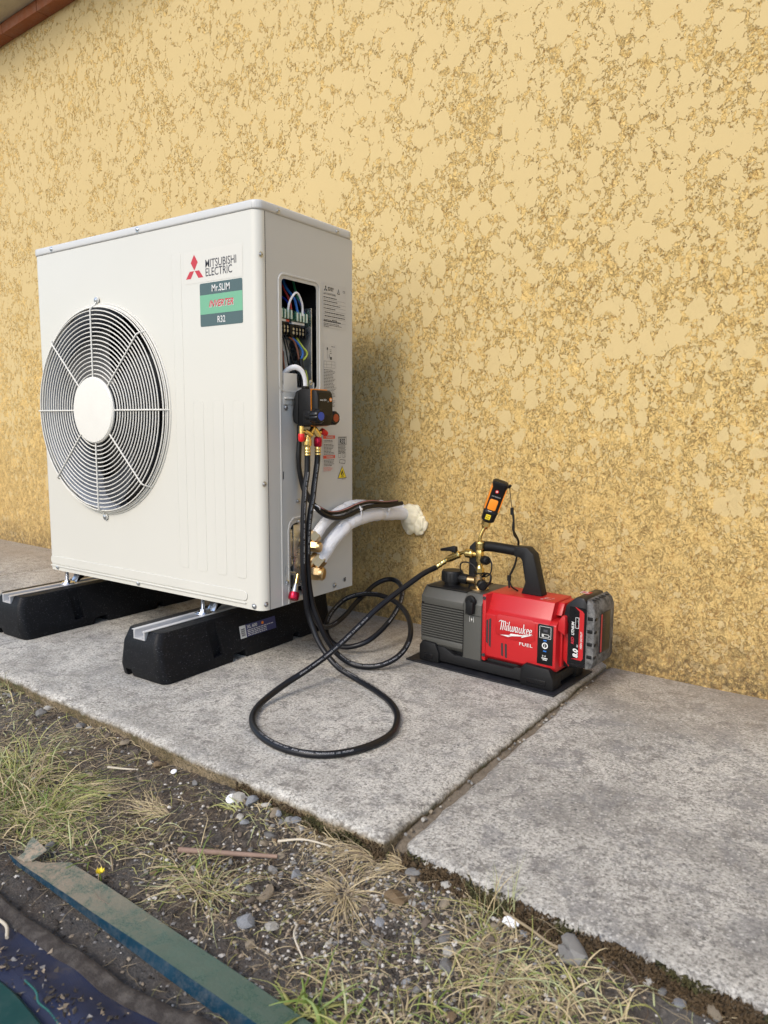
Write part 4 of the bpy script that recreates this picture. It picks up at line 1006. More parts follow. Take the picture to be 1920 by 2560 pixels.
# centre column with isolation valve
b = MB(); b.prism([(.006, .024), (.003, .030), (.003, .168), (.022, .1915), (.15, .1915), (.166, .17), (.166, .03)], .1250, .1765, 'pumpgrey', YZ, .0012)
b.box(.1262, .1272, .0018, .0035, .034, .150, 'black'); b.box(.130, .1762, .0018, .0032, .1405, .1412, 'black')
PT = lambda x, z, off=.0: frame((x, .0080-off, z), (1, 0, 0), (0, -1, 0)); PC = lambda x, z: frame((x, .0026, z), (1, 0, 0), (0, -1, 0))
b.quad(.1440, .1450, .1235, .1375, 'print', PC(0, 0)); b.quad(.1550, .1560, .1235, .1375, 'print', PC(0, 0)); b.poly([(.150, .1262), (.1518, .1300), (.150, .1348), (.1482, .1300)], 'print', PC(0, 0)); b.quad(.1498, .1502, .1248, .1370, 'print', PC(0, 0))
PB(b, 'centre_column')
b = MB(); b.lathe([(.0145, 0), (.0140, .006), (.012, .008), (.0001, .0085)], 'black', frame((.1475, .0030, .1755), (1, 0, 0), (0, -1, 0)), 30)
b.prism([(.1405, .1460), (.1590, .1455), (.1600, .1560), (.1610, .176), (.1410, .176)], 0, .0135, 'black', Matrix(((1, 0, 0, 0), (0, 0, -1, .001), (0, 1, 0, 0), (0, 0, 0, 1))), .0015)
b.lathe([(.0065, .0085), (.0062, .0135), (.0035, .014), (.003, .0125), (.0001, .0125)], 'blackhandle', frame((.1485, .0030, .1735), (1, 0, 0), (0, -1, 0)), 24)
PB(b, 'isolation_valve')
# red housing
b = MB()
b.prism([(.020, .036), (.0085, .046), (.0085, .150), (.0200, .158), (.038, .197), (.128, .197), (.150, .160), (.160, .150), (.160, .046), (.15, .034)], .1775, .3515, 'red', YZ, .0022)
b.prism([(.018, .040), (.0082, .050), (.0082, .151), (.020, .158), (.13, .160), (.158, .148), (.158, .05), (.145, .040)], .3500, .3705, 'red', YZ, .003)
b.prism([(.1775, .034), (.187, .032), (.187, .196), (.1775, .196)], 0, .13, 'red', XZ(.0065), .0015)
b.prism([(.044, .166), (.06, .194), (.118, .194), (.13, .166)], .3505, .366, 'red', YZ, .003)
# relief panel around the lettering, its vents, the corner screws
b.prism([(.214, .1490), (.222, .1545), (.310, .1545), (.3185, .147), (.3185, .108), (.305, .099), (.240, .099), (.214, .106)], 0, .0016, 'red', Matrix(((1, 0, 0, 0), (0, 0, -1, .0088), (0, 1, 0, 0), (0, 0, 0, 1))), .0010)
b.box(.3695, .376, .030, .135, .050, .150, 'red', .002)
b.prism([(.372, .070), (.390, .052), (.390, .150), (.372, .156)], 0, .075, 'red', XZ(.038), .002)
PB(b, 'motor_housing')
b = MB()
vent = lambda poly: b.prism(poly, 0, .0006, 'ink', Matrix(((1, 0, 0, 0), (0, 0, -1, .0084), (0, 1, 0, 0), (0, 0, 0, 1))))
vent([(.1885, .1340), (.1935, .1370), (.1935, .0760), (.1885, .0800)]); vent([(.1960, .1385), (.2015, .1405), (.2015, .0680), (.1960, .0735)])
vent([(.2300, .0850), (.2350, .0850), (.2360, .0530), (.2310, .0550)]); vent([(.2400, .0850), (.2455, .0850), (.2465, .0500), (.2415, .0520)])
PB(b, 'air_vent')
for x, z in ((.1830, .188), (.1835, .047)):
    b = MB(); b.lathe([(.0042, 0), (.0042, .0025), (.0028, .003), (.0001, .002)], 'ink', frame((x, .0066, z), (1, 0, 0), (0, -1, 0)), 18); PB(b, 'corner_screw')
# lettering: hand-lettered logo drawn with a broad pen, bolt below it
b = MB()
LP = lambda x, z, off=.0027: frame((x, .0085-off, z), (1, 0, 0), (0, -1, 0))
def pen(strokes, x0, z0, s, wd, shear=.12):
    for st in strokes:
        P = catmull([(p[0], p[1], 0) for p in st], 5) if len(st) > 2 else [Vector((*p, 0)) for p in st]
        V = []; 
        for i, p in enumerate(P):
            a = P[max(0, i-1)]; c = P[min(len(P)-1, i+1)]; t = (c-a).normalized(); n_ = Vector((-t.y, t.x, 0))*wd*(.62+.38*abs(t.y))
            for q in (p-n_, p+n_): V.append(((q.x+q.y*shear)*s, q.y*s, 0))
        b.raw(V, [(2*i, 2*i+1, 2*i+3, 2*i+2) for i in range(len(P)-1)], 'print', LP(x0, z0))
ST = [[(-.35, 1.45), (.0, 1.75), (.25, 1.75)], [(.22, 1.80), (.22, 0.)], [(.22, 1.45), (.5, 1.72), (.62, 1.5), (.62, 0)], [(.62, 1.45), (.9, 1.72), (1.04, 1.5), (1.04, .25), (1.2, .05)],
      [(1.42, 1.0), (1.42, .2), (1.55, .02)], [(1.42, 1.32), (1.42, 1.5)], [(1.78, 1.75), (1.78, .2), (1.9, .02)],
      [(2.1, 1.0), (2.1, .2), (2.3, .02), (2.5, .3), (2.5, 1.0)], [(2.5, .3), (2.7, .02), (2.88, .35), (2.88, 1.0), (3.02, .9)],
      [(3.55, .95), (3.3, 1.0), (3.14, .5), (3.3, .02), (3.55, .35)], [(3.56, 1.02), (3.56, .2), (3.7, .02)],
      [(3.92, 1.0), (3.92, .25), (4.1, .02), (4.34, .3)], [(4.34, 1.0), (4.34, .2), (4.48, .02)],
      [(4.72, 1.75), (4.72, 0.)], [(4.74, .5), (5.12, 1.0)], [(4.84, .6), (5.16, .02), (5.28, .05)],
      [(5.42, .5), (5.72, .65), (5.70, .95), (5.5, .98), (5.38, .5), (5.5, .05), (5.82, .18)], [(6.02, .5), (6.32, .65), (6.30, .95), (6.1, .98), (5.98, .5), (6.1, .05), (6.46, .30)]]
pen(ST, .2265, .1185, .01300, .080)
bl = [(.2285, .1035), (.262, .1105), (.2595, .1150-.001), (.293, .1170), (.2905, .1205), (.3140, .1255), (.284, .1150), (.2865, .1105), (.2520, .1080), (.2540, .1040)]
bl = [(.2285, .1045), (.258, .1130), (.256, .1095), (.291, .1190), (.2885, .1160), (.3145, .1250), (.2800, .1105), (.2820, .1140), (.2480, .1040), (.2500, .1070)]
bz = [(.2285, .1040), (.2560, .1085), (.2545, .1120), (.2890, .1140), (.2880, .1180), (.3130, .1200), (.2820, .1120), (.2840, .1080), (.2480, .1055), (.2500, .1010)]
for tri in ([(.2280, .1060), (.2560, .1095), (.2480, .1040)], [(.2560, .1135), (.2480, .1040), (.2500, .1040), (.2580, .1075), (.2860, .1120), (.2835, .1080), (.2915, .1145), (.2905, .1175), (.2880, .1150)], [(.2835, .1080), (.3140, .1195), (.2905, .1160)]):
    b.poly(tri, 'print', LP(0, 0, .0026))
b.text('FUEL', LP(.2785, .0900), .0105, 'print', xs=1.45, offset=.01, space=1.1)
PB(b, 'logo_lettering')
b = MB(); TPL = lambda x, y: frame((x, y, .1976), (1, 0, 0), (0, 0, 1)); b.text('FUEL', frame((.3155, .045, .1976), (.25, 1, 0), (0, 0, 1)), .0105, 'print', xs=1.3); b.text('M18 18V', frame((.328, .047, .1976), (.25, 1, 0), (0, 0, 1)), .006, 'paper', xs=1.3); PB(b, 'top_lettering')
b = MB(); Q = lambda off: frame((0, .0070-off, 0), (1, 0, 0), (0, -1, 0))
b.prism([(.3250, .0560), (.3640, .0560), (.3640, .1500), (.3270, .1500), (.3250, .147)], 0, .0016, 'black', Matrix(((1, 0, 0, 0), (0, 0, -1, .0088), (0, 1, 0, 0), (0, 0, 0, 1))), .0005)
def ol(x0, x1, z0, z1, t_, m='print'):
    for a in ((x0, x1, z0, z0+t_), (x0, x1, z1-t_, z1), (x0, x0+t_, z0, z1), (x1-t_, x1, z0, z1)): b.quad(*a, m, Q(.0006))
ol(.3300, .3590, .1180, .1460, .0009); ol(.3360, .3540, .1210, .1280, .0009); b.quad(.3375, .3410, .1222, .1268, 'print', Q(.0008)); b.quad(.3542, .3552, .1230, .1260, 'print', Q(.0006)); b.quad(.3400, .3500, .133, .139, 'darkgrey', Q(.0005))
b.lathe([(.0075, 0), (.0075, .0003), (.0062, .0003), (.0062, .0001)], 'print', frame((.3445, .0066, .1010), (1, 0, 0), (0, -1, 0)), 26); b.lathe([(.0061, 0), (.0001, .0005)], 'black', frame((.3445, .0066, .1010), (1, 0, 0), (0, -1, 0)), 26)
b.quad(.3439, .3451, .0972, .1048, 'print', Q(.0012))
for z_ in (.1115, .0865): b.quad(.3405, .3485, z_, z_+.0030, 'wireb', Q(.0006))
for i in range(2): b.text('8', PT(.3385+i*.006, .0745, .002), .006, 'print')
b.quad(.3370, .3520, .0700, .0722, 'print', Q(.0006)); b.quad(.3400, .3500, .0665, .0685, 'print', Q(.0006))
PB(b, 'control_panel')
# handle
b = MB()
bar = [(.102, .240), (.102, .280), (.114, .300), (.130, .304)]
b.tube([(.126, .085, .298), (.150, .085, .3005), (.19, .085, .2995), (.228, .085, .2975)], .0128, 'black', 20, 6); PB(b, 'handle_grip')
b = MB(); xz(b, [(.224, .2850), (.224, .3105), (.258, .3110), (.276, .296), (.302, .197), (.246, .197), (.2560, .225), (.2460, .278), (.240, .2850)], .070, .101, 'blackhandle', .003); PB(b, 'handle_post'); b = MB()
xz(b, [(.128, .2850), (.128, .3105), (.112, .3110), (.097, .296), (.096, .190), (.120, .190), (.122, .280)], .070, .101, 'blackhandle', .003)
PB(b, 'handle_post')
b = MB(); b.lathe([(.021, 0), (.021, .008), (.0275, .009), (.0275, .033), (.0255, .0365), (.006, .037), (.0001, .0365)], 'black', axis((.047, .072, .1925), (0, 0, 1)), 36)
for k in range(36):
    a = 2*math.pi*k/36
    if k % 2: b.box(-.0008, .0008, -.0010, .001, .010, .032, 'black', 0, Matrix.Translation((.047+.0276*math.cos(a), .072+.0276*math.sin(a), .1925)) @ Matrix.Rotation(a, 4, 'Z'))
PB(b, 'oil_cap')
# inlet fitting with tethered caps
b = MB(); X, Y = .1295, .070
b.lathe([(.024, 0), (.024, .003), (.013, .004), (.012, .010)], 'brassold', axis((X, Y, .1915), (0, 0, 1)), 32)
b.cyl((X, Y, .195), (X, Y, .232), .0105, 'brassold', 24); b.lathe([(.0105, 0), (.0145, .004), (.0145, .017), (.0105, .021)], 'brassold', axis((X, Y, .203), (0, 0, 1)), 28)
b.cyl((.092, Y-.004, .212), (X, Y, .212), .0085, 'brassold', 20); b.cyl((X, Y, .212), (.150, Y-.022, .210), .0085, 'brassold', 20)
b.hexn((X, Y, .228), (X, Y, .246), .0120, 'brass'); b.cyl((X, Y, .246), (X, Y, .252), .009, 'brass', 20, r1=.0065); b.cyl((X, Y, .252), (X, Y, .262), .0065, 'brass', 18)
b.box(X-.0075, X+.0075, Y-.0075, Y+.0075, .262, .292, 'brass', .0012); b.cyl((X-.026, Y, .279), (X, Y, .279), .0060, 'brass', 18); b.cyl((X, Y, .266), (X+.014, Y-.006, .268), .0058, 'brass', 18)
for k in range(5): b.lathe([(.0062, 0), (.0068, .0008), (.0062, .0016)], 'brass', axis((X-.010-k*.0018, Y, .279), (-1, 0, 0)), 16)
inlet = PB(b, 'brass_inlet')
for p, d in (((.098, Y-.003, .212), (-1, -.05, 0)), ((.146, Y-.018, .2105), (.65, -.75, -.06)), ((.140, Y-.003, .2675), (.9, -.35, .06))):
    b = MB(); s_ = .85 if p[2] > .25 else 1
    M = axis(p, d); b.lathe([(.0110*s_, 0), (.0122*s_, .002), (.0122*s_, .020*s_), (.0095*s_, .0225*s_), (.009*s_, .0265*s_), (.0001, .027*s_)], 'black', M, 26)
    for k in range(13): b.box(-.0007, .0007, -.0007, .0007, .003, .019*s_, 'black', 0, M @ Matrix.Rotation(2*math.pi*k/13, 4, 'Z') @ Matrix.Translation((.0123*s_, 0, 0)))
    PB(b, 'port_cap')
b = MB(); b.tube([(.0875, .066, .222), (.078, .062, .235), (.080, .060, .252), (.097, .058, .258), (.116, .060, .252), (.128, .060, .236)], .0019, 'black', 8, 8); b.tube([(X+.013*math.cos(k*.628), Y+.013*math.sin(k*.628), .233) for k in range(10)], .0018, 'black', 6, 2, True); PB(b, 'cap_tether')
b = MB(); b.tube([(.166, .058, .272), (.173, .054, .262), (.171, .052, .240), (.158, .052, .230), (.140, .058, .229)], .0019, 'black', 8, 8); PB(b, 'cap_tether')
b = MB(); b.tube([(.168, .036, .206), (.180, .034, .220), (.180, .038, .238), (.166, .044, .240), (.148, .052, .228)], .0022, 'black', 8, 8, squash=1.6); PB(b, 'cap_tether')
# battery pack
BX0, BX1, BY0, BY1 = .392, .450, .020, .128
b = MB()
xz(b, [(BX0, .062), (BX1-.012, .062), (BX1-.012, .206), (BX1-.022, .2225), (BX0+.018, .2225), (BX0-.006, .200), (BX0-.012, .170), (BX0, .160)], BY0, BY1, 'battblack', .004)
xz(b, [(.375, .050), (.41, .050), (.41, .066), (.375, .066)], BY0+.02, BY1-.01, 'black', .002)
batt = PB(b, 'battery_pack')
b = MB(); xz(b, [(BX1-.014, .060), (BX1+.002, .066), (BX1+.006, .080), (BX1+.006, .196), (BX1, .212), (BX1-.014, .2225)], BY0-.003, BY1+.004, 'batt', .004)
for i in range(4):
    z = .088+i*.029; b.box(BX1-.010, BX1+.002, BY0-.0042, BY0-.001, z, z+.008, 'black', .0008); b.box(BX1+.004, BX1+.0075, BY0-.001, BY0+.010, z, z+.006, 'black', .0008)
for i in range(5): b.box(BX1-.010, BX1+.001, BY0+.014+i*.018, BY0+.019+i*.018, .2170, .2195, 'black', .001)
b.box(BX1+.0055, BX1+.0075, BY0+.028, BY1-.022, .094, .186, 'battblack', .001); PB(b, 'battery_shell', batt)
b = MB(); BF = lambda off=.0: frame((0, BY0-.0006-off, 0), (1, 0, 0), (0, -1, 0))
def bpoly(pts, m, off=0): b.poly(pts, m, BF(off))
bpoly([(.396, .070), (.433, .070), (.438, .076), (.438, .190), (.434, .200), (.396, .200)], 'blackgloss', 0)
bpoly([(.403, .0800), (.4270, .0790), (.4310, .0850), (.4310, .1880), (.4270, .1930), (.408, .2010), (.4200, .1910), (.4200, .0840)], 'red', .0004)
VT = lambda x, z: frame((x, BY0-.0016, z), (0, 0, 1), (0, -1, 0))
b.text('8.0', VT(.4185, .0840), .0160, 'print', offset=.04, shear=.2); b.text('AH', VT(.4185, .1085), .0045, 'print', offset=.02)
b.text('RED', VT(.4085, .1140), .0088, 'logored', offset=.02, shear=.2, xs=1.0); b.text('LITHIUM', VT(.4085, .1350), .0088, 'print', offset=.03, shear=.2, xs=.9)
b.text('HIGH OUTPUT', VT(.4280, .1060), .0062, 'print', offset=.02, shear=.2, xs=.95)
b.quad(.411, .4195, .152, .177, 'print', BF(.0008)); b.quad(.4120, .4185, .153, .176, 'blackgloss', BF(.0010)); b.text('M', VT(.4178, .1545), .0078, 'logored', offset=.02, xs=.9); b.text('18', VT(.4178, .1635), .0078, 'print', offset=.03, xs=.9)
PB(b, 'battery_label', batt)
b = MB(); TB_ = frame((0, 0, .2231), (1, 0, 0), (0, 0, 1)); b.quad(.398, .412, .066, .085, 'print', TB_); b.quad(.412, .4215, .060, .087, 'red', TB_)
b.quad(.4005, .4095, .069, .082, 'logored', frame((0, 0, .2234), (1, 0, 0), (0, 0, 1))); b.text('8.0', frame((.4195, .064, .2234), (0, 1, 0), (0, 0, 1)), .009, 'print'); 
RB_ = frame((BX1+.0078, 0, 0), (0, 1, 0), (1, 0, 0)); b.quad(.050, .058, .097, .184, 'logored', RB_)
b.text('M18', frame((BX1+.0079, .072, .150), (0, 0, 1), (1, 0, 0)), .012, 'darkgrey'); b.build('battery_badge', batt, local=True)
b = MB(); xz(b, [(.373, .143), (.391, .133), (.391, .176), (.384, .178), (.376, .166)], .008, .040, 'red', .002); b.build('release_button', batt, local=True)

# ------------------------------------------------------------------ ball valve on the end of the hose, micron gauge
TW = lambda p: PM @ Vector(p)
q = MB()
q.knurl(TW((.088, .070, .279)), TW((.1085, .070, .2795)), .0112, 'brass'); q.cyl(TW((.1085, .070, .279)), TW((.112, .070, .279)), .009, 'brass', 20)
q.tube([TW((.089, .070, .279)), TW((.080, .071, .279)), TW((.072, .073, .2765)), TW((.066, .074, .273))], .0045, 'brass', 14, 6)
a0, a1 = TW((.0680, .074, .2735)), TW((.030, .075, .2555)); dd = (a1-a0).normalized()
q.lathe([(.006, 0), (.0095, .003), (.0098, .035), (.0088, .042), (.0075, .044)], 'brass', axis(a0, dd), 26)
q.cyl(TW((.0475, .074, .270)), TW((.0468, .073, .280)), .0042, 'brass', 12)
q.build('ball_valve', ha)
q = MB(); q.prism([(-.036, -.007), (-.038, -.001), (-.010, .0065), (.0, .0095), (.010, .008), (.011, -.004), (.006, -.0085), (-.008, -.0050)], -.006, .006, 'black', Matrix.Translation(TW((.0475, .073, .283))) @ Matrix.Rotation(PZ, 4, 'Z') @ Matrix(((1, 0, 0, 0), (0, 0, -1, 0), (0, 1, 0, 0), (0, 0, 0, 1))), .0018); q.build('valve_lever', ha)
e0 = Vector(HA[-1]); q = MB(); barb(q, e0-(a1-e0).normalized()*.004, (a1-e0).normalized(), (a1-e0).length+.003); q.build('ferrule', ha)
g0 = TW((.1290, .070, .292)); GD = (TW((.1786, .075, .4596))-TW((.1441, .075, .3681))).normalized()
vg = thing('vacuum_gauge', 'slim black and orange vacuum gauge on a bent brass tube above the pump inlet', 'gauge', tuple(g0))
q = MB(); q.knurl(g0+Vector((0, 0, .001)), g0+Vector((0, 0, .020)), .0108, 'brass'); q.cyl(g0-Vector((0, 0, .001)), g0+Vector((0, 0, .002)), .0085, 'brass', 20); q.build('knurled_nut', vg)
n0 = TW((.1405, .0745, .353))
q = MB(); q.tube([g0+Vector((0, 0, .018)), g0+Vector((0, 0, .030)), g0+Vector((.003, .001, .041)), n0-GD*.004], .0048, 'brass', 16, 6)
q.build('bent_tube', vg)
q = MB(); q.cyl(n0-GD*.006, n0, .0075, 'brass', 20, r1=.0095); q.hexn(n0, n0+GD*.014, .0115, 'brass'); q.build('hex_nut', vg)
nf = Vector((.50, -.84, .05)); GM = frame(n0+GD*.014, GD.cross(nf), GD)     # local z along the gauge, y towards the viewer side
def ring_prism(q, secs, mat, M, n=28):
    vs = []; fs = []
    for z, hx, hy, r_ in secs:
        P = rrect(-hx, hx, -hy, hy, r_, 7)
        vs += [(x, y, z) for x, y in P]
    m_ = len(P)
    for j in range(len(secs)-1):
        for k in range(m_): fs.append((j*m_+k, j*m_+(k+1) % m_, (j+1)*m_+(k+1) % m_, (j+1)*m_+k))
    fs.append(tuple(range(m_))[::-1]); fs.append(tuple((len(secs)-1)*m_+k for k in range(m_))); q.raw(vs, fs, mat, M)
q = MB(); ring_prism(q, [(0, .012, .012, .009), (.004, .0165, .0155, .011), (.022, .0175, .0165, .011), (.027, .0185, .0175, .011), (.030, .0170, .0150, .008), (.095, .0180, .0160, .008), (.098, .0198, .0178, .010), (.104, .0198, .0178, .010), (.107, .017, .015, .010)], 'black', GM)
gb = q.build('gauge_body', vg)
q = MB(); q.prism(rrect(-.0125, .0085, .034, .062, .004), 0, .0012, 'orange', GM @ Matrix(((1, 0, 0, 0), (0, 0, -1, -.0150), (0, 1, 0, 0), (0, 0, 0, 1))), .0005); q.build('push_button', vg)
q = MB()
q.box(.0160, .0188, -.012, .012, .032, .093, 'orange', .0009, GM); q.box(-.0188, -.0160, -.012, .012, .032, .093, 'orange', .0009, GM); q.build('orange_grip', vg)
GF = lambda x, z, off=.0: GM @ frame((x, -.0166-off, z), (1, 0, 0), (0, -1, 0))
q = MB(); q.lathe([(.0042, 0), (.0042, .0006), (.0001, .0008)], 'redcap', GM @ frame((-.003, -.0155, .083), (1, 0, 0), (0, -1, 0)), 18); q.lathe([(.0028, .0006), (.0001, .0012)], 'print', GM @ frame((-.003, -.0155, .083), (1, 0, 0), (0, -1, 0)), 14)
q.text('552i VACUUM', GF(-.012, .0690), .0034, 'print', xs=1.05); q.quad(-.009, .001, .0305, .0318, 'print', GF(0, 0, .0015))
q.quad(-.0090, .0030, .0085, .0215, 'yellow', GF(0, 0, .0003), .001); q.text('R32', GF(-.0075, .0105, .0006), .0055, 'ink', offset=.01, xs=.9); q.quad(-.0070, .0010, .0170, .0182, 'ink', GF(0, 0, .0006))
q.build('gauge_label', vg)
q = MB(); tp = GM @ Vector((.0205, .002, .100)); q.tube([GM @ Vector((.016, .0, .097)), GM @ Vector((.023, .0, .100)), GM @ Vector((.024, .0, .106))], .0032, 'black', 8, 4)
LY = .078; q.tube([GM @ Vector((.023, 0, .100)), TW((.2065, LY, .435)), TW((.2104, LY, .4107)), TW((.2125, LY, .400))], .0009, 'black', 6, 6)
q.tube([TW((.2125, LY, .402)), TW((.2145, LY, .392)), TW((.2175, LY, .375)), TW((.2160, LY, .352)), TW((.2170, .104, .320)), TW((.2150, .106, .29)), TW((.2125, .10, .262)), TW((.2092, LY, .2299)), TW((.2120, .072, .216)), TW((.2150, .070, .2065))], .0022, 'black', 8, 8, squash=1.5)
q.tube([TW((.2125, LY, .402)), TW((.2150, LY, .385)), TW((.2185, LY, .362)), TW((.2190, LY, .340)), TW((.2185, .104, .318)), TW((.2150, .105, .285)), TW((.2115, .10, .255)), TW((.2100, LY, .2299)), TW((.2180, .075, .210)), TW((.2377, .070, .2025))], .0020, 'black', 8, 8, squash=1.5)
q.cyl(TW((.2092, LY, .222)), TW((.2092, LY, .236)), .0052, 'black', 10, bev=.001); q.cyl(TW((.2125, LY, .386)), TW((.2122, LY, .404)), .0042, 'black', 10, bev=.001)
q.build('wrist_strap', vg)
# ------------------------------------------------------------------ debris: green metal strips, tarpaulin, rope
def sheetmat():
    t = NT('dusty green painted steel')
    d = t.ramp(t.noise(22, 8, .95, .3), [(.44, 0.), (.53, 1.)])
    x, y, z = t.sep(); fx = t.n('ShaderNodeMapRange', {0: x, 1: -.33, 2: .06, 3: .95, 4: .10}).outputs[0]
    c = t.mix(t.noise(30, 3), (.030, .080, .060), (.065, .130, .100))
    c = t.mix(t.math('MULTIPLY', .6, fx), c, (.17, .18, .14))
    c = t.mix(t.math('MULTIPLY', d, fx), c, t.mix(t.noise(330, 4, .9), (.16, .095, .05), (.62, .50, .38)))
    return t.fin(c, t.ramp(d, [(0, .25), (1, .8)]), 0, t.bump(t.noise(200, 4, .7), .0006))
MT['greenmetal'] = sheetmat()
MT['bluemetal'] = simple('blue green painted steel edge', (.008, .035, .060), .18, 0, .3, 40, .0004, 200, dust=.22)
def tarpmat():
    t = NT('navy woven tarpaulin')
    x, y, z = t.sep()
    wv = t.math('MULTIPLY', t.math('SINE', t.math('MULTIPLY', x, 2600.)), t.math('SINE', t.math('MULTIPLY', y, 2600.)))
    d = t.ramp(t.noise(9, 6, .75, .4), [(.52, 0.), (.68, .8)])
    c = t.mix(t.noise(25, 3), (.008, .014, .042), (.016, .024, .070))
    c = t.mix(d, c, t.mix(t.noise(240, 5, .8), (.03, .025, .02), (.15, .125, .105)))
    return t.fin(c, .5, 0, t.bump(t.math('ADD', t.math('MULTIPLY', wv, .15), t.noise(14, 3)), .002))
MT['tarp'] = tarpmat()
MT['hem'] = simple('muddy webbing hem', (.034, .027, .023), .85, 0, .4, 30, .0012, 500, dust=.3)
LO = [(.110, -.692, -.046), (.160, -.705, -.047), (.268, -.7075, -.049), (.388, -.712, -.0515), (.521, -.7175, -.054), (.636, -.7215, -.056), (.92, -.738, -.060)]
FO = [(.108, -.689, -.041), (.132, -.700, -.040), (.179, -.705, -.040), (.270, -.7055, -.040), (.354, -.709, -.040), (.514, -.7105, -.040), (.673, -.7155, -.040), (.95, -.730, -.040)]
def strip(A, B, m, mb, th=.0014):
    n = 40; V = []
    def at(P, t):
        t *= len(P)-1; i = min(int(t), len(P)-2); return Vector(P[i]).lerp(Vector(P[i+1]), t-i)
    for i in range(n+1):
        a, c = at(A, i/n), at(B, i/n)
        V += [(a.x, a.y, a.z), (c.x, c.y, c.z), (c.x, c.y+th*.3, c.z-th), (a.x, a.y+th, a.z-th*.2)]
    F = []
    for i in range(n):
        for k in range(4): F.append((4*i+k, 4*i+(k+1) % 4, 4*i+4+(k+1) % 4, 4*i+4+k))
    F += [(0, 1, 2, 3), (4*n, 4*n+3, 4*n+2, 4*n+1)]
    mb.raw(V, F, m)
ms = thing('metal_strip', 'bent green metal strip with a torn pointed end lying across the weeds', 'metal strip', (.45, -.70, -.062))
b = MB(); strip(LO, FO, 'bluemetal', b); b.build('folded_edge', ms)
b = MB()
UPP = [(.158, -.694), (.170, -.687), (.182, -.683), (.196, -.680), (.228, -.655), (.300, -.657), (.376, -.660), (.481, -.665), (.600, -.670), (.708, -.676), (.95, -.690)]
FOP = [(.145, -.7012), (.158, -.7026), (.176, -.7046), (.198, -.7052), (.230, -.7054), (.300, -.7068), (.377, -.7092), (.482, -.7102), (.600, -.7136), (.709, -.7172), (.95, -.730)]
V = []
for (x, y), (u, v) in zip(FOP, UPP): V += [(x, y, -.0400), (u, v, -.046+.0015*nz(u, v, 1, 20)), (u, v+.0004, -.0475), (x, y+.0005, -.0415)]
F = []
for i in range(len(FOP)-1):
    for k in range(4): F.append((4*i+k, 4*i+(k+1) % 4, 4*i+4+(k+1) % 4, 4*i+4+k))
F += [(0, 1, 2, 3)]; b.raw(V, F, 'greenmetal')
b.build('flat_flange', ms)
b = MB(); tabp = [(.160, -.700, -.0405), (.176, -.698, -.0405), (.184, -.690, -.042), (.180, -.676, -.042), (.182, -.664, -.038), (.143, -.664, -.030), (.146, -.674, -.034), (.158, -.688, -.039)]
b.raw([p for p in tabp]+[(x, y, z-.0012) for x, y, z in tabp], [tuple(range(8)), tuple(range(15, 7, -1))]+[(k, (k+1) % 8, 8+(k+1) % 8, 8+k) for k in range(8)], 'greenmetal'); b.build('torn_tab', ms)
tp = thing('tarpaulin', 'navy blue woven tarpaulin dusted with soil at the bottom left corner', 'tarp', (.40, -.86, -.06))
def tz(x, y): return -.047+.010*nz(x, y, 3, 7)+.004*nz(x, y, 4, 25)+.012*math.exp(-((y+.835-.10*(x-.4))/.03)**2)
def tedge(x): return -.757+.010*(x-.3)+.09*max(0, x-.5)+.006*nz(x, 0, 7, 9)
V = []; F = []; NX, NY = 110, 50
for j in range(NY+1):
    for i in range(NX+1):
        x = -.05+.95*i/NX; y0 = tedge(x)-.024; y = y0-.34*(j/NY); V.append((x, y, tz(x, y)))
k = len(V); V += [(x, y, z-.0012) for x, y, z in V]
for j in range(NY):
    for i in range(NX): q = j*(NX+1)+i; F.append((q, q+1, q+NX+2, q+NX+1)); F.append((k+q, k+q+NX+1, k+q+NX+2, k+q+1))
b = MB(); b.raw(V, F, 'tarp'); b.build('woven_sheet', tp)
b = MB(); V = []; F = []
for i in range(NX+1):
    x = -.05+.95*i/NX; e = tedge(x)
    for yy, dz in ((0, -.012), (-.001, .002), (-.006, .0055), (-.015, .005), (-.024, .0015), (-.026, -.004)):
        V.append((x, e+yy, tz(x, e+yy)+dz+.0008*nz(x, yy, 2, 80)))
for i in range(NX):
    for k in range(5): F.append((6*i+k, 6*i+k+1, 6*i+7+k, 6*i+6+k))
b.raw(V, F, 'hem'); b.build('hem', tp)
MT['greenpaint'] = simple('bottle green paint', (.006, .040, .030), .3, 0, .2, 20, .0003, 60, dust=.1)
b = MB(); V = []; F = []
for i in range(31):
    x = .20+.45*i/30; y = -.846-.012*(x-.39)*(1 if x < .39 else 1)
    for yy, z_ in ((0, -.034), (-.004, -.030), (-.075, -.040), (-.078, -.062), (-.074, -.062), (-.072, -.043), (-.004, -.0335), (-.001, -.037)): V.append((x, y+yy-.10*max(0, x-.43), z_))
for i in range(30):
    for k in range(8): F.append((8*i+k, 8*i+(k+1) % 8, 8*i+8+(k+1) % 8, 8*i+8+k))
F += [tuple(range(8)), tuple(range(247, 239, -1))]
b.raw(V, F, 'greenpaint'); o = b.build('metal_profile'); rebase(o, (.42, -.88, -.06)); tag(o, 'smooth bottle green metal profile in the extreme bottom left corner', 'metal profile')
MT['rope'] = simple('turquoise cord', (.015, .12, .11), .6, 0, .2, 200)
b = MB(); P = catmull([(.424, -.835, -.026), (.448, -.836, -.028), (.463, -.842, -.029), (.484, -.842, -.030), (.53, -.85, -.03)], 10)
for i, p in enumerate(P[::1]):
    b.lathe([(.0005, -.0012), (.0014, 0), (.0005, .0012)], 'rope', axis(p, (1, .3*(-1)**i, 0)), 8)
o = b.build('cord'); rebase(o, (.45, -.836, -.03)); tag(o, 'short turquoise braided cord lying on the navy tarpaulin', 'cord')

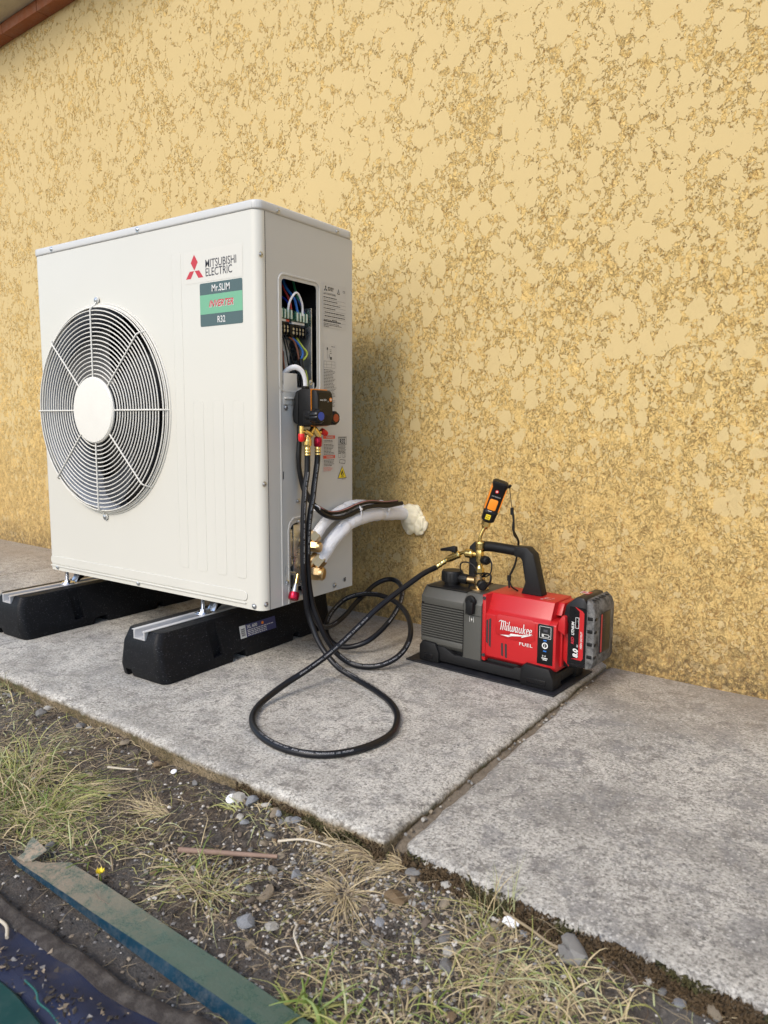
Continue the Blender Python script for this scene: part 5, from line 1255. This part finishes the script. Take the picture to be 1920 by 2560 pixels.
# ------------------------------------------------------------------ stones
def stonemat(name, a, c_):
    t = NT(name); v = t.n('ShaderNodeObjectInfo').outputs['Random']
    c = t.mix(v, a, c_); c = t.mix(t.ramp(t.noise(60, 4, .7), [(.38, 0.), (.62, .75)]), c, (.10, .082, .062))
    return t.fin(c, .75, 0, t.bump(t.noise(220, 4, .7), .0008))
MT['sgrey'] = stonemat('grey stone', (.15, .15, .15), (.34, .335, .32)); MT['stan'] = stonemat('tan stone', (.26, .20, .13), (.42, .35, .25))
MT['swhite'] = stonemat('pale stone', (.52, .50, .45), (.66, .63, .56)); MT['sochre'] = stonemat('ochre stone', (.20, .125, .055), (.27, .175, .085))
MT['sblue'] = stonemat('bluish stone', (.22, .24, .27), (.34, .36, .39)); MT['sbrown'] = stonemat('brown stone', (.10, .075, .055), (.20, .15, .11))
def rock(seed, ang, m, sub=3):
    bm = bmesh.new(); bmesh.ops.create_icosphere(bm, subdivisions=sub, radius=1); r_ = random.Random(seed)
    pl = [(Vector((r_.gauss(0, 1), r_.gauss(0, 1), r_.gauss(0, 1))).normalized(), r_.uniform(.55, .85)) for _ in range(9)] if ang else []
    off = Vector((seed*3.1, seed, 0))
    for v in bm.verts:
        c = v.co.copy()
        for n_, d in pl:
            q = c.dot(n_)
            if q > d: c -= n_*(q-d)
        c *= 1+.13*noise.noise(c*1.6+off)+.05*noise.noise(c*4+off); v.co = c
    mb = MB(); mb.take(bm, m); bmesh.ops.recalc_face_normals(mb.bm, faces=mb.bm.faces[:])
    me = bpy.data.meshes.new('stone'); mb.bm.to_mesh(me); mb.bm.free(); me.materials.append(MT[m])
    me.polygons.foreach_set('use_smooth', [True]*len(me.polygons)); me.set_sharp_from_angle(angle=R(32)); return me
RK = {m: [rock(s_*7+i, True, m, 2) for i in range(4)] for s_, m in enumerate(('sgrey', 'stan', 'swhite', 'sochre', 'sblue', 'sbrown'))}
def stone(x, y, r_, m, label, group=None, flat=.6, z=None):
    if z is None: y = min(y, (slab_front(x) if x < .64 else -.350-.060*x)-r_*.95)
    o = bpy.data.objects.new('stone', rnd.choice(RK[m])); COL.objects.link(o)
    s1, s2 = rnd.uniform(.85, 1.25), rnd.uniform(.7, 1.0); o.scale = (r_*s1, r_*s2, r_*flat*rnd.uniform(.8, 1.15))
    zz_ = (gz(x, y) if z is None else z); o.location = (x, y, zz_+r_*flat*.35); o.rotation_euler = (rnd.uniform(-.25, .25), rnd.uniform(-.25, .25), rnd.uniform(0, 6.28))
    tag(o, label, 'stone', group); return o
S1 = [(-.316, -.322, .0105, 'swhite', 'smooth egg shaped cream pebble by the slab edge at far left'), (-.179, -.335, .012, 'sgrey', 'angular grey stone among straw near the slab, right of the cream egg pebble'), (-.154, -.352, .008, 'swhite', 'small white stone touching the straw, just below the angular grey one'),
      (-.079, -.318, .012, 'sbrown', 'dark brown stone tucked against the slab edge'), (-.02, -.365, .011, 'stan', 'rough pale tan pebble on dark soil left of the ochre pebble'), (.099, -.345, .0145, 'sochre', 'round ochre brown pebble at the foot of the slab'),
      (.023, -.385, .013, 'sbrown', 'flat brown grey stone sunk in soil below the straw'), (-.313, -.382, .016, 'sgrey', 'flat dull grey stone in the straw at far left'), (-.469, -.364, .013, 'sgrey', 'grey stone beside the upright grass at the left edge'),
      (.325, -.352, .0175, 'swhite', 'large cream block shaped stone behind the round white cap'), (.352, -.358, .0155, 'sblue', 'blue grey stone next to the large cream stone'), (.381, -.364, .008, 'swhite', 'little white stone right of the blue grey stone'),
      (.405, -.352, .012, 'stan', 'square tan stone against the kerb'), (.438, -.363, .012, 'sgrey', 'dark rounded grey stone before the blue white pebble'), (.449, -.355, .0085, 'sblue', 'small blue white pebble between two stones at the kerb'), (.466, -.349, .0115, 'stan', 'rounded tan brown stone at the right end of the kerb row'),
      (.464, -.402, .010, 'swhite', 'pale angular stone left of the straw mop'), (.426, -.434, .010, 'sgrey', 'light grey chip above the branch'), (.524, -.482, .0125, 'sblue', 'flat blue grey stone below the end of the branch'), (.519, -.537, .0145, 'stan', 'striped brown oval stone in the middle of the gravel'),
      (.534, -.594, .018, 'sblue', 'large flat pale blue slab of stone below the yellow green tuft'), (.566, -.578, .011, 'swhite', 'small flat white stone right of the pale blue slab'), (.685, -.456, .0185, 'sochre', 'big rounded brown stone right of the star shaped straw'), (.705, -.446, .0085, 'swhite', 'cream pebble touching the big rounded brown stone'),
      (.677, -.358, .012, 'sgrey', 'white grey stone at the corner of the right slab'), (.745, -.428, .012, 'stan', 'brownish white stone in the gravel patch'), (.741, -.472, .0105, 'sbrown', 'reddish pointed pebble in the gravel'), (.788, -.493, .0115, 'swhite', 'pale rounded oblong pebble near the bottom'),
      (.800, -.517, .013, 'sgrey', 'light grey block below the oblong pebble'), (.773, -.478, .0115, 'sgrey', 'curved dark grey stone above the oblong pebble'), (.925, -.398, .021, 'sgrey', 'large pale grey stone beside the mossy edge of the right slab'), (.922, -.432, .018, 'sgrey', 'flat broken grey stone under the large pale grey one'),
      (1.012, -.409, .009, 'swhite', 'small white pebble near the mossy edge, bottom right'), (1.085, -.392, .011, 'stan', 'pale stone wedge near the bottom right corner'), (.733, -.3705, .009, 'swhite', 'white stone chip on the edge of the dirt below the right slab')]
for x, y, r_, m, lb in S1: stone(x, y, r_, m, lb)
GR = {'sgrey': ('small grey pebble scattered in the soil', 'small grey pebbles'), 'stan': ('small tan pebble scattered in the soil', 'small tan pebbles'), 'swhite': ('small whitish pebble scattered in the soil', 'small whitish pebbles'), 'sbrown': ('small dark brown pebble scattered in the soil', 'small dark brown pebbles'), 'sblue': ('small bluish pebble scattered in the soil', 'small bluish pebbles'), 'sochre': ('small ochre pebble scattered in the soil', 'small ochre pebbles')}
def kerb(x): return slab_front(x) if x < .64 else -.350-.060*x
taken = [(s_[0], s_[1], s_[2]) for s_ in S1]
cnt = 0
while cnt < 262:
    u = rnd.random()
    if u < .55: x, y = rnd.gauss(.62, .17), rnd.gauss(-.47, .07)
    elif u < .75: x, y = rnd.uniform(.25, 1.15), kerb(.5)-abs(rnd.gauss(0, .05))
    else: x, y = rnd.uniform(-.5, 1.1), rnd.uniform(-.75, -.36)
    r_ = rnd.choice((.003, .0035, .004, .005, .006, .0075))
    if y > kerb(x)-.010 or y < -.80 or (y < -.64 and x < .75) or any(math.hypot(x-a, y-c) < r_+q for a, c, q in taken): continue
    m = rnd.choices(('sgrey', 'stan', 'swhite', 'sbrown', 'sblue', 'sochre'), (30, 20, 12, 24, 10, 4))[0]
    taken.append((x, y, r_)); stone(x, y, r_, m, GR[m][0], GR[m][1], .7); cnt += 1
for i in range(34):
    y = rnd.uniform(-.36, .50); x = rnd.uniform(.629, .637)+.010*(y+.4); stone(x, y, rnd.uniform(.0022, .0045), rnd.choice(('sgrey', 'stan', 'swhite')), 'tiny pebble lodged in the joint between the slabs', 'pebbles in the slab joint', .8, -.013)
#LABELS
# fine gravel, straw litter and moss: stuff nobody could count
def scatter_rocks(n, mats, fn, rr_):
    mb = MB(); V = []; F = []; idx = []
    for i in range(n):
        x, y = fn(); r_ = rnd.uniform(*rr_); z = gz(x, y)+r_*.25
        bm = [(1, 0, 0), (-1, 0, 0), (0, 1, 0), (0, -1, 0), (0, 0, 1), (0, 0, -1), (.6, .6, .3), (-.6, .6, .3), (-.6, -.6, .3), (.6, -.6, .3)]
        a = rnd.uniform(0, 6.28); ca, sa = math.cos(a), math.sin(a); sx, sy, sz = rnd.uniform(.7, 1.3), rnd.uniform(.6, 1), rnd.uniform(.5, .9)
        vs = [(x+r_*(p[0]*sx*ca-p[1]*sy*sa), y+r_*(p[0]*sx*sa+p[1]*sy*ca), z+r_*p[2]*sz) for p in bm]
        fs = [(0, 6, 9), (6, 2, 7), (7, 1, 8), (8, 3, 9), (6, 4, 9), (9, 4, 8), (8, 4, 7), (7, 4, 6), (0, 2, 6), (2, 1, 7), (1, 3, 8), (3, 0, 9), (0, 5, 2), (2, 5, 1), (1, 5, 3), (3, 5, 0)]
        mb.raw(vs, fs, rnd.choice(mats))
    return mb
for nm, a in (('ggrey', (.20, .19, .18)), ('gtan', (.30, .24, .17)), ('gwhite', (.50, .47, .42)), ('gdark', (.06, .05, .04)), ('gdark2', (.035, .028, .022))): MT[nm] = simple('gravel '+nm, a, .85, 0, .3, 90)
def rg():
    while True:
        if rnd.random() < .6: x, y = rnd.gauss(.66, .17), rnd.gauss(-.50, .08)
        else: x, y = rnd.uniform(-.7, 1.2), rnd.uniform(-.85, -.34)
        if y < kerb(x)-.004: return x, y
o = scatter_rocks(9500, ['ggrey', 'gtan', 'gdark', 'gdark', 'gdark2', 'gwhite', 'gdark2'], rg, (.0010, .0042)).build('gravel'); o['kind'] = 'stuff'; o['label'] = 'fine gravel and crumbs of earth strewn over the soil'; o['category'] = 'gravel'

# ------------------------------------------------------------------ grass and straw
def leafmat(name, a, c_, rough=.55):
    t = NT(name); c = t.mix(t.noise(45, 3), a, c_); return t.fin(c, rough, 0, None, Transmission_Weight=0.)
MT['green'] = leafmat('green grass', (.10, .16, .025), (.19, .25, .05)); MT['ygreen'] = leafmat('yellow green grass', (.24, .25, .06), (.36, .34, .12))
MT['straw'] = leafmat('straw', (.38, .29, .15), (.55, .45, .27)); MT['dstraw'] = leafmat('weathered straw', (.20, .15, .085), (.33, .26, .16)); MT['root'] = leafmat('brown roots', (.085, .055, .035), (.16, .11, .07)); MT['pgreen'] = leafmat('pale green grass', (.30, .33, .15), (.44, .44, .24))
def blade(mb, p, az, el, L, wd, mat, droop, rs, kink=0.):
    n = 7; p = Vector(p); V = []; side = Vector((-math.sin(az), math.cos(az), 0)); q = p.copy(); e = el; a = az
    for i in range(n+1):
        t = i/n; ww = wd*(1-.85*t**1.5)*(.7+.3*min(1, t*4))
        nrm = Vector((-math.cos(a)*math.sin(e), -math.sin(a)*math.sin(e), math.cos(e)))
        V += [q-side*ww, q+side*ww, q+nrm*ww*.7]
        d = Vector((math.cos(a)*math.cos(e), math.sin(a)*math.cos(e), math.sin(e)))
        q = q+d*(L/n); e -= droop/n*(1+t); a += rs.gauss(0, .10+kink)
        g = gz(q.x, q.y)+.0015
        if q.z < g: q.z = g; e = max(e, 0)+.05
    F = []
    for i in range(n):
        for k in range(3): F.append((3*i+k, 3*i+(k+1) % 3, 3*i+3+(k+1) % 3, 3*i+3+k))
    F.append((3*n, 3*n+1, 3*n+2)); mb.raw(V, F, mat)
def tuft(x, y, n, L, mats, label, spread=.014, el=(.7, 1.4), az=None, azs=6.28, droop=(.6, 2.), wd=.0011, kink=.05, name='grass_tuft', group='grass tufts', z=None):
    rs = random.Random(int((x*1000)*7+(y*1000)*13)); mb = MB(); ms_ = [m for m, w_ in mats]; ws = [w_ for m, w_ in mats]
    for i in range(n):
        a = rs.uniform(0, 6.28) if az is None else rs.gauss(az, azs)
        spread_ = spread
        sq = 1 if n > 145 or az is not None else 1.45
        bx, by = x+rs.gauss(0, spread*sq), y+rs.gauss(0, spread*.7*sq)
        if z is None and by > kerb(bx)-.003: by = kerb(bx)-.004
        if az is None: a = math.atan2(by-y, bx-x)+rs.gauss(0, 1.3) if n > 140 or rs.random() < .4 else rs.uniform(0, 6.28)
        blade(mb, (bx, by, (gz(bx, by) if z is None else z)-.002), a, rs.uniform(*el)*(1 if rs.random() < .40 else .35), L*rs.uniform(.35, 1.1), wd*rs.uniform(.35, 1.25), rs.choices(ms_, ws)[0], rs.uniform(*droop), rs, kink)
    o = mb.build(name); rebase(o, (x, y, gz(x, y) if z is None else z)); tag(o, label, 'grass', group); return o
gp = [('green', 3), ('ygreen', 4), ('pgreen', 2), ('straw', 5), ('dstraw', 4)]; yp = [('ygreen', 3), ('pgreen', 2), ('straw', 5), ('dstraw', 3)]; sp_ = [('straw', 5), ('dstraw', 4), ('root', 1)]; dp = [('dstraw', 5), ('root', 3), ('straw', 2)]
tuft(-.546, -.345, 70, .075, [('pgreen', 5), ('straw', 3), ('ygreen', 3)], 'upright pale grass tuft at the left edge of the photo', .018, (.9, 1.5), droop=(.2, 1.0))
tuft(-.47, -.40, 60, .075, yp, 'low yellowish grass below the upright tuft at the left edge', .03, (.2, 1.0))
tuft(-.30, -.345, 60, .055, dp, 'pinkish brown dry tangle by the cream egg pebble', .022, (.2, 1.1), wd=.0007, kink=.3)
tuft(-.36, -.46, 95, .085, dp+[('pgreen', 2)], 'flat grey straw mat at left below the dull grey stone', .045, (.05, .6))
tuft(-.20, -.49, 80, .08, [('dstraw', 4), ('pgreen', 3), ('straw', 2)], 'matted faded grass between straw mat and green tuft', .045, (.05, .7))
tuft(-.063, -.375, 46, .075, sp_, 'brown straw wisps leaning on the slab edge near the ochre pebble', .022, (.05, .7), kink=.2)
tuft(-.14, -.345, 26, .055, sp_, 'thin straw bent over the grey stones at the kerb', .015, (.3, 1.), kink=.3)
tuft(-.05, -.585, 110, .105, gp, 'bright green grass tuft above the torn metal tip', .035, (.5, 1.4), wd=.0015)
tuft(.06, -.625, 90, .085, gp, 'short bright green grass right of the metal tip', .028, (.4, 1.3), wd=.0014)
tuft(-.15, -.575, 90, .11, gp, 'tall green grass at the left edge beside the metal strip', .04, (.6, 1.4), wd=.0016)
tuft(.015, -.525, 120, .10, [('ygreen', 5), ('straw', 3), ('green', 2), ('dstraw', 2)], 'combed yellow green grass lying to the right', .035, (.1, .7), az=.7, azs=.5)
tuft(.225, -.478, 80, .115, sp_+[('ygreen', 3)], 'straw fan pointing to the bottom left of the dark soil', .010, (.05, .5), az=3.35, azs=.35)
tuft(.17, -.60, 90, .07, gp, 'low green patch between soil and metal strip', .035, (.4, 1.2), wd=.0013)
tuft(.27, -.555, 60, .07, yp+[('dstraw', 3)], 'sparse olive grass left of the branch', .028, (.2, 1.))
tuft(.435, -.572, 150, .085, yp+[('dstraw', 2)], 'yellow green tuft below the branch with long trailing blades', .018, (.25, 1.2), droop=(.9, 2.4), wd=.0010)
tuft(.375, -.560, 70, .07, gp, 'greener half of the tuft below the branch', .018, (.4, 1.3))
tuft(.385, -.405, 34, .055, yp, 'small grass sprig between kerb stones and gravel', .010, (.2, 1.2))
tuft(.335, -.42, 14, .06, [('pgreen', 3), ('ygreen', 2)], 'few pale green blades on bare dark soil', .008, (.3, .9), az=3.3, azs=.4, wd=.0018)
tuft(.50, -.375, 130, .085, sp_, 'curly straw mop at the corner of the left slab', .018, (.2, 1.2), az=-.9, azs=1.4, droop=(1.2, 3.), kink=.18)
tuft(.60, -.385, 95, .10, sp_, 'combed straw bundle just before the slab joint', .010, (.2, .9), az=-2.6, azs=.45, droop=(.8, 2.2), kink=.08)
tuft(.612, -.478, 150, .115, sp_, 'large star shaped straw plant in the centre of the dirt', .007, (.1, .9), droop=(.8, 2.0), kink=.10, wd=.0010)
tuft(.665, -.375, 60, .09, sp_, 'straw branching away from the right slab corner', .008, (.1, .8), az=3.5, azs=.5, kink=.16)
tuft(.489, -.45, 30, .06, dp, 'thin brown roots at the end of the branch', .012, (.05, .6), kink=.3, wd=.0007)
tuft(.70, -.60, 60, .06, [('pgreen', 3), ('straw', 3), ('dstraw', 2)], 'pale dry blades below the star shaped straw', .022, (.1, .9))
tuft(.700, -.655, 44, .075, [('green', 5), ('ygreen', 4)], 'broad bright green blades at the bottom edge', .010, (.7, 1.4), wd=.0028, droop=(.4, 1.4))
tuft(.75, -.655, 80, .055, gp, 'short green grass at the bottom centre', .022, (.5, 1.3), wd=.0014)
tuft(.79, -.625, 60, .06, gp+[('straw', 3)], 'small green and straw tuft right of bottom centre', .016, (.5, 1.3))
tuft(.805, -.408, 60, .085, yp, 'upright tuft growing against the mossy slab edge', .010, (1.0, 1.5), droop=(.1, .8), wd=.0009)
tuft(.835, -.402, 12, .095, [('pgreen', 3)], 'single seed stalks standing before the mossy slab edge', .004, (1.3, 1.55), droop=(.0, .3))
tuft(.845, -.470, 150, .10, yp+[('dstraw', 2)], 'spreading straw and green clump in the lower right', .022, (.15, 1.1), droop=(.8, 2.2), wd=.0012)
tuft(.885, -.500, 110, .08, yp, 'dense faded grass clump nearer the bottom right', .028, (.2, 1.1), wd=.0013)
tuft(.86, -.545, 120, .075, yp+[('green', 3)], 'faded grass in front of the lower right clump', .032, (.3, 1.2), wd=.0013)
tuft(.965, -.475, 60, .055, yp+[('green', 2)], 'grey green tuft below the flat broken stone', .022, (.4, 1.3), wd=.0013)
tuft(.975, -.50, 90, .06, yp, 'yellowish grass on the bottom edge at right', .030, (.4, 1.2), wd=.0013)
GG = [('green', 4), ('ygreen', 5), ('pgreen', 2), ('straw', 3), ('dstraw', 2)]
tuft(-.02, -.610, 150, .10, GG, 'dense lime green grass behind the torn metal tip', .035, (.6, 1.45), wd=.0012)
tuft(-.10, -.545, 150, .10, GG, 'lime green grass in the middle of the left edge', .040, (.4, 1.3), wd=.0012)
tuft(.05, -.575, 130, .09, GG, 'green grass leaning towards the dark soil', .030, (.3, 1.2), wd=.0011, az=.5, azs=1.2)
tuft(.115, -.615, 110, .07, GG, 'green turf above the middle of the metal strip', .026, (.3, 1.2), wd=.0011)
tuft(-.22, -.555, 120, .10, GG, 'green grass at the left edge above the strip tip', .045, (.4, 1.3), wd=.0012)
b = MB()
for i in range(5200):
    if rnd.random() < .5: x, y = rnd.gauss(-.1, .25), rnd.uniform(-.70, -.36)
    elif rnd.random() < .6: x, y = rnd.gauss(.75, .18), rnd.uniform(-.66, -.38)
    else: x, y = rnd.uniform(-.8, 1.2), rnd.uniform(-.85, -.34)
    if y > kerb(x)-.004: continue
    blade(b, (x, y, gz(x, y)+.001), rnd.uniform(0, 6.28), rnd.uniform(-.05, .4), rnd.choice((.012, .02, .03, .05, .07))*rnd.uniform(.6, 1.2), rnd.uniform(.0003, .0008), rnd.choice(('dstraw', 'straw', 'root', 'root', 'dstraw', 'ygreen')), rnd.uniform(0, .8), rnd, .25)
o = b.build('straw_litter'); o['kind'] = 'stuff'; o['label'] = 'loose straw and root bits littering the soil'; o['category'] = 'litter'
MT['mossy'] = leafmat('moss', (.030, .038, .008), (.085, .065, .022), .9); MT['mossb'] = leafmat('brown moss', (.045, .028, .012), (.11, .07, .032), .9)
b = MB()
for i in range(15000):
    right = i % 5 > 0
    if right: x = rnd.uniform(.655, 1.3); e = kerb(x)
    else: x = rnd.uniform(.30, .625); e = slab_front(x)
    dens = noise.noise(Vector((x*7, 3, 0)))
    if rnd.random() > (.75 if x > .72 else .45)+dens*.6: continue
    q = rnd.random(); wdt = .019 if right else .006
    y = e-wdt*q+.001+.004*nz(x, 0, 4, 25); z = -.010-(.030 if right else .022)*q**.8-abs(rnd.gauss(0, .003))
    mt_ = 'mossy' if noise.noise(Vector((x*11, z*20, 1))) > .12 else 'mossb'
    c = Vector((x, y, max(z, gz(x, y)))); s_ = rnd.uniform(.0012, .0030)
    vs = [c+Vector((rnd.gauss(0, s_), rnd.gauss(-.001, s_), rnd.gauss(0, s_))) for _ in range(4)]
    b.raw(vs, [(0, 1, 2), (0, 2, 3), (0, 3, 1), (1, 3, 2)], mt_)
o = b.build('moss', angle=180); o['kind'] = 'stuff'; o['label'] = 'brown and green moss clinging to the slab edges'; o['category'] = 'moss'
# twigs, branch, roots and small litter
MT['bark'] = simple('pinkish bark', (.24, .16, .12), .8, 0, .25, 60, .0006, 250); MT['pale'] = simple('bleached stalk', (.52, .46, .36), .7, 0, .15, 60)
def stick(pts, r_, m, label, name='twig', cat='twig', group=None):
    b = MB(); P = [(x, y, gz(x, y)+dz) for x, y, dz in pts]; b.tube(P, lambda t: r_*(1-.35*t+.12*noise.noise(Vector((t*9, r_*900, 0)))), m, 10, 5); o = b.build(name); rebase(o, P[0]); tag(o, label, cat, group)
stick([(.335, -.540, .007), (.478, -.471, .008)], .0046, 'bark', 'straight pinkish brown branch lying on the gravel', 'branch', 'branch')
stick([(.462, -.452, .012), (.50, -.437, .014), (.545, -.423, .010)], .0020, 'pale', 'bleached stalk crossing the gravel right of the branch', 'twig')
stick([(.600, -.565, .010), (.612, -.585, .012), (.640, -.600, .006)], .0016, 'pale', 'bent bleached twig under the star shaped straw')
stick([(.02, -.445, .004), (.05, -.430, .005), (.075, -.418, .004)], .0022, 'pale', 'short flat pale stalk on bare dark soil')
stick([(.825, -.412, .012), (.850, -.418, .012), (.870, -.424, .010), (.90, -.430, .006), (.935, -.428, .004)], .0022, 'dstraw', 'grey curved root beside the mossy slab edge', 'root', 'root')
stick([(.945, -.405, .006), (.972, -.408, .005), (.99, -.421, .004), (1.005, -.436, .003), (1.0, -.45, .003)], .0020, 'root', 'dark wavy root running down to the bottom edge', 'root', 'root')
b = MB(); P = [(.255, -.790, tz(.255, -.79)+.006), (.283, -.787, tz(.283, -.787)+.007), (.297, -.789, tz(.297, -.789)+.006), (.318, -.800, tz(.318, -.8)+.005)]
b.tube(P, .0022, 'pale', 10, 6); o = b.build('twig'); rebase(o, P[0]); tag(o, 'pale crooked root lying on the navy tarpaulin', 'twig')
b = MB(); z0_ = gz(.314, -.408); b.lathe([(.0095, 0), (.0100, .002), (.0085, .0042), (.0062, .0040), (.0055, .0030), (.0030, .0032), (.0001, .0036)], 'white', axis((.314, -.408, z0_+.004), (.15, -.3, 1)), 28); o = b.build('plastic_cap'); rebase(o, (.314, -.408, z0_)); tag(o, 'shiny round white cap in front of the large cream stone', 'cap')
b = MB(); z0_ = gz(.145, -.392); b.lathe([(.0055, 0), (.0058, .0012), (.0040, .0024), (.0016, .0018), (.0001, .0019)], 'white', axis((.145, -.392, z0_+.003), (.1, -.3, 1)), 22); o = b.build('plastic_cap'); rebase(o, (.145, -.392, z0_)); tag(o, 'tiny white ring cap below the ochre pebble', 'cap')
def crumple(x, y, z, r_, label):
    bm = bmesh.new(); bmesh.ops.create_icosphere(bm, subdivisions=3, radius=1)
    for v in bm.verts: c = v.co.copy(); v.co = Vector((c.x*1.3, c.y*.8, c.z*.7))*r_*(1+.45*noise.noise(c*2.3+Vector((x*50, 0, 0)))+.25*noise.noise(c*6))
    mb = MB(); mb.take(bm, 'white', Matrix.Translation((x, y, z))); o = mb.build('paper_scrap'); rebase(o, (x, y, z-r_*.5)); tag(o, label, 'scrap')
crumple(.640, -.345, -.030, .0085, 'crumpled white scrap at the mouth of the slab joint')
crumple(.838, -.418, -.030, .0085, 'white crumpled ball caught in the upright tuft by the mossy edge')
b = MB(); fx, fy = .292, -.648; z0_ = gz(fx, fy)
b.tube([(fx, fy, z0_-.002), (fx+.001, fy, z0_+.010), (fx, fy-.001, z0_+.018)], .0011, 'green', 8, 4); st_ = b
for k in range(26):
    a = k*2.4; b.raw([Vector((fx, fy, z0_+.018))+Vector(p) for p in ((0, 0, 0), (.005*math.cos(a-.25), .005*math.sin(a-.25), .003), (.0065*math.cos(a), .0065*math.sin(a), .0035+.002*(k % 3)), (.005*math.cos(a+.25), .005*math.sin(a+.25), .003))], [(0, 1, 2, 3)], 'yellow')
o = b.build('dandelion', recalc=False); rebase(o, (fx, fy, z0_)); tag(o, 'little yellow dandelion behind the green metal strip', 'flower')
# dirt lying on the tarpaulin
def tr():
    return rnd.gauss(.45, .06), rnd.gauss(-.815, .010)
mb = MB()
for i in range(260):
    x, y = rnd.gauss(.44, .07), rnd.gauss(-.822, .014)
    if rnd.random() < .25: x, y = rnd.uniform(.2, .75), rnd.uniform(-.86, -.77)
    r_ = rnd.uniform(.0007, .0028); c = Vector((x, y, tz(x, y)+r_*.4)); vs = [c+Vector((rnd.gauss(0, r_), rnd.gauss(0, r_), rnd.gauss(0, r_*.6))) for _ in range(5)]
    mb.raw(vs, [(0, 1, 2), (0, 2, 3), (0, 3, 4), (0, 4, 1), (1, 4, 3), (1, 3, 2)], rnd.choice(('gdark', 'gdark2', 'gdark', 'gtan', 'ggrey', 'gdark2')))
o = mb.build('crumbs', angle=20); o['kind'] = 'stuff'; o['label'] = 'soil crumbs lying on the navy tarpaulin'; o['category'] = 'soil'

# ------------------------------------------------------------------ pebbles: tell each one by its neighbours
LM = [((-.316, -.322), 'cream egg pebble'), ((.099, -.345), 'ochre pebble by the kerb'), ((.317, -.352), 'large cream stone'), ((.352, -.358), 'blue grey kerb stone'), ((.464, -.402), 'pale angular stone'),
      ((.41, -.505), 'pinkish branch'), ((.524, -.482), 'flat blue grey stone'), ((.519, -.537), 'striped brown stone'), ((.534, -.594), 'pale blue slab stone'), ((.685, -.456), 'big brown stone'),
      ((.612, -.478), 'star shaped straw plant'), ((.50, -.375), 'curly straw mop'), ((.435, -.572), 'yellow green tuft'), ((.788, -.493), 'pale oblong pebble'), ((.745, -.428), 'brownish white stone'),
      ((.925, -.398), 'large pale grey stone'), ((.700, -.655), 'bright green blades'), ((.845, -.470), 'lower right grass clump'), ((.314, -.408), 'round white cap'), ((.145, -.392), 'tiny white ring cap'), ((.225, -.478), 'straw fan'),
      ((-.36, -.46), 'flat grey straw mat'), ((1.012, -.409), 'small white pebble by the moss'), ((.292, -.648), 'yellow dandelion'), ((.838, -.418), 'white crumpled ball'), ((.640, -.345), 'crumpled white scrap'), ((-.05, -.585), 'bright green tuft'), ((.65, -.57), 'bent bleached twig'), ((1.085, -.392), 'pale stone wedge')]
MI = cam.matrix_world.inverted()
def px(x, y, z=-.05):
    p = MI @ Vector((x, y, z)); return p.x/-p.z, p.y/-p.z
LMP = [(px(*a), n_) for a, n_ in LM]
DIR = ['right of', 'above right of', 'above', 'above left of', 'left of', 'below left of', 'below', 'below right of']
ORD = ['closest', 'second closest', 'third closest', 'fourth closest', 'fifth closest', 'sixth closest', 'seventh closest', 'eighth closest', 'ninth closest', 'tenth closest', 'eleventh closest', 'twelfth closest']
bk = {}
for o in COL.objects:
    if o.get('group') in [g for _, g in GR.values()]:
        u, v = px(*o.location); d, (q, n_) = min((math.hypot(u-a[0][0], v-a[0][1]), a) for a in LMP)
        k = int(round(math.degrees(math.atan2(v-q[1], u-q[0]))/45)) % 8
        bk.setdefault((o['group'], n_, DIR[k]), []).append((d, o))
for (g, n_, dr), L_ in bk.items():
    c_ = g.split()[:-1]; c_ = ' '.join(c_)
    for i, (d, o) in enumerate(sorted(L_, key=lambda a: a[0])):
        o['label'] = (c_+' pebble '+dr+' the '+n_) if len(L_) == 1 else (ORD[min(i, 11)]+' '+c_+' pebble '+dr+' the '+n_)
jp = sorted([o for o in COL.objects if o.get('group') == 'pebbles in the slab joint'], key=lambda o: o.location.y)
NUM = ['first', 'second', 'third', 'fourth', 'fifth', 'sixth', 'seventh', 'eighth', 'ninth', 'tenth', 'eleventh', 'twelfth']
for i, o in enumerate(jp):
    h_ = len(jp)//3; s_ = i//h_ if h_ else 0
    if s_ == 0: o['label'] = 'tiny pebble in the slab joint, '+NUM[i]+' from its open front end'
    elif s_ >= 2: o['label'] = 'tiny pebble in the slab joint, '+NUM[min(11, len(jp)-1-i)]+' from the pump mat end'
    else: o['label'] = 'tiny pebble in the middle of the slab joint, '+NUM[i-h_]+' of its stretch from the front'
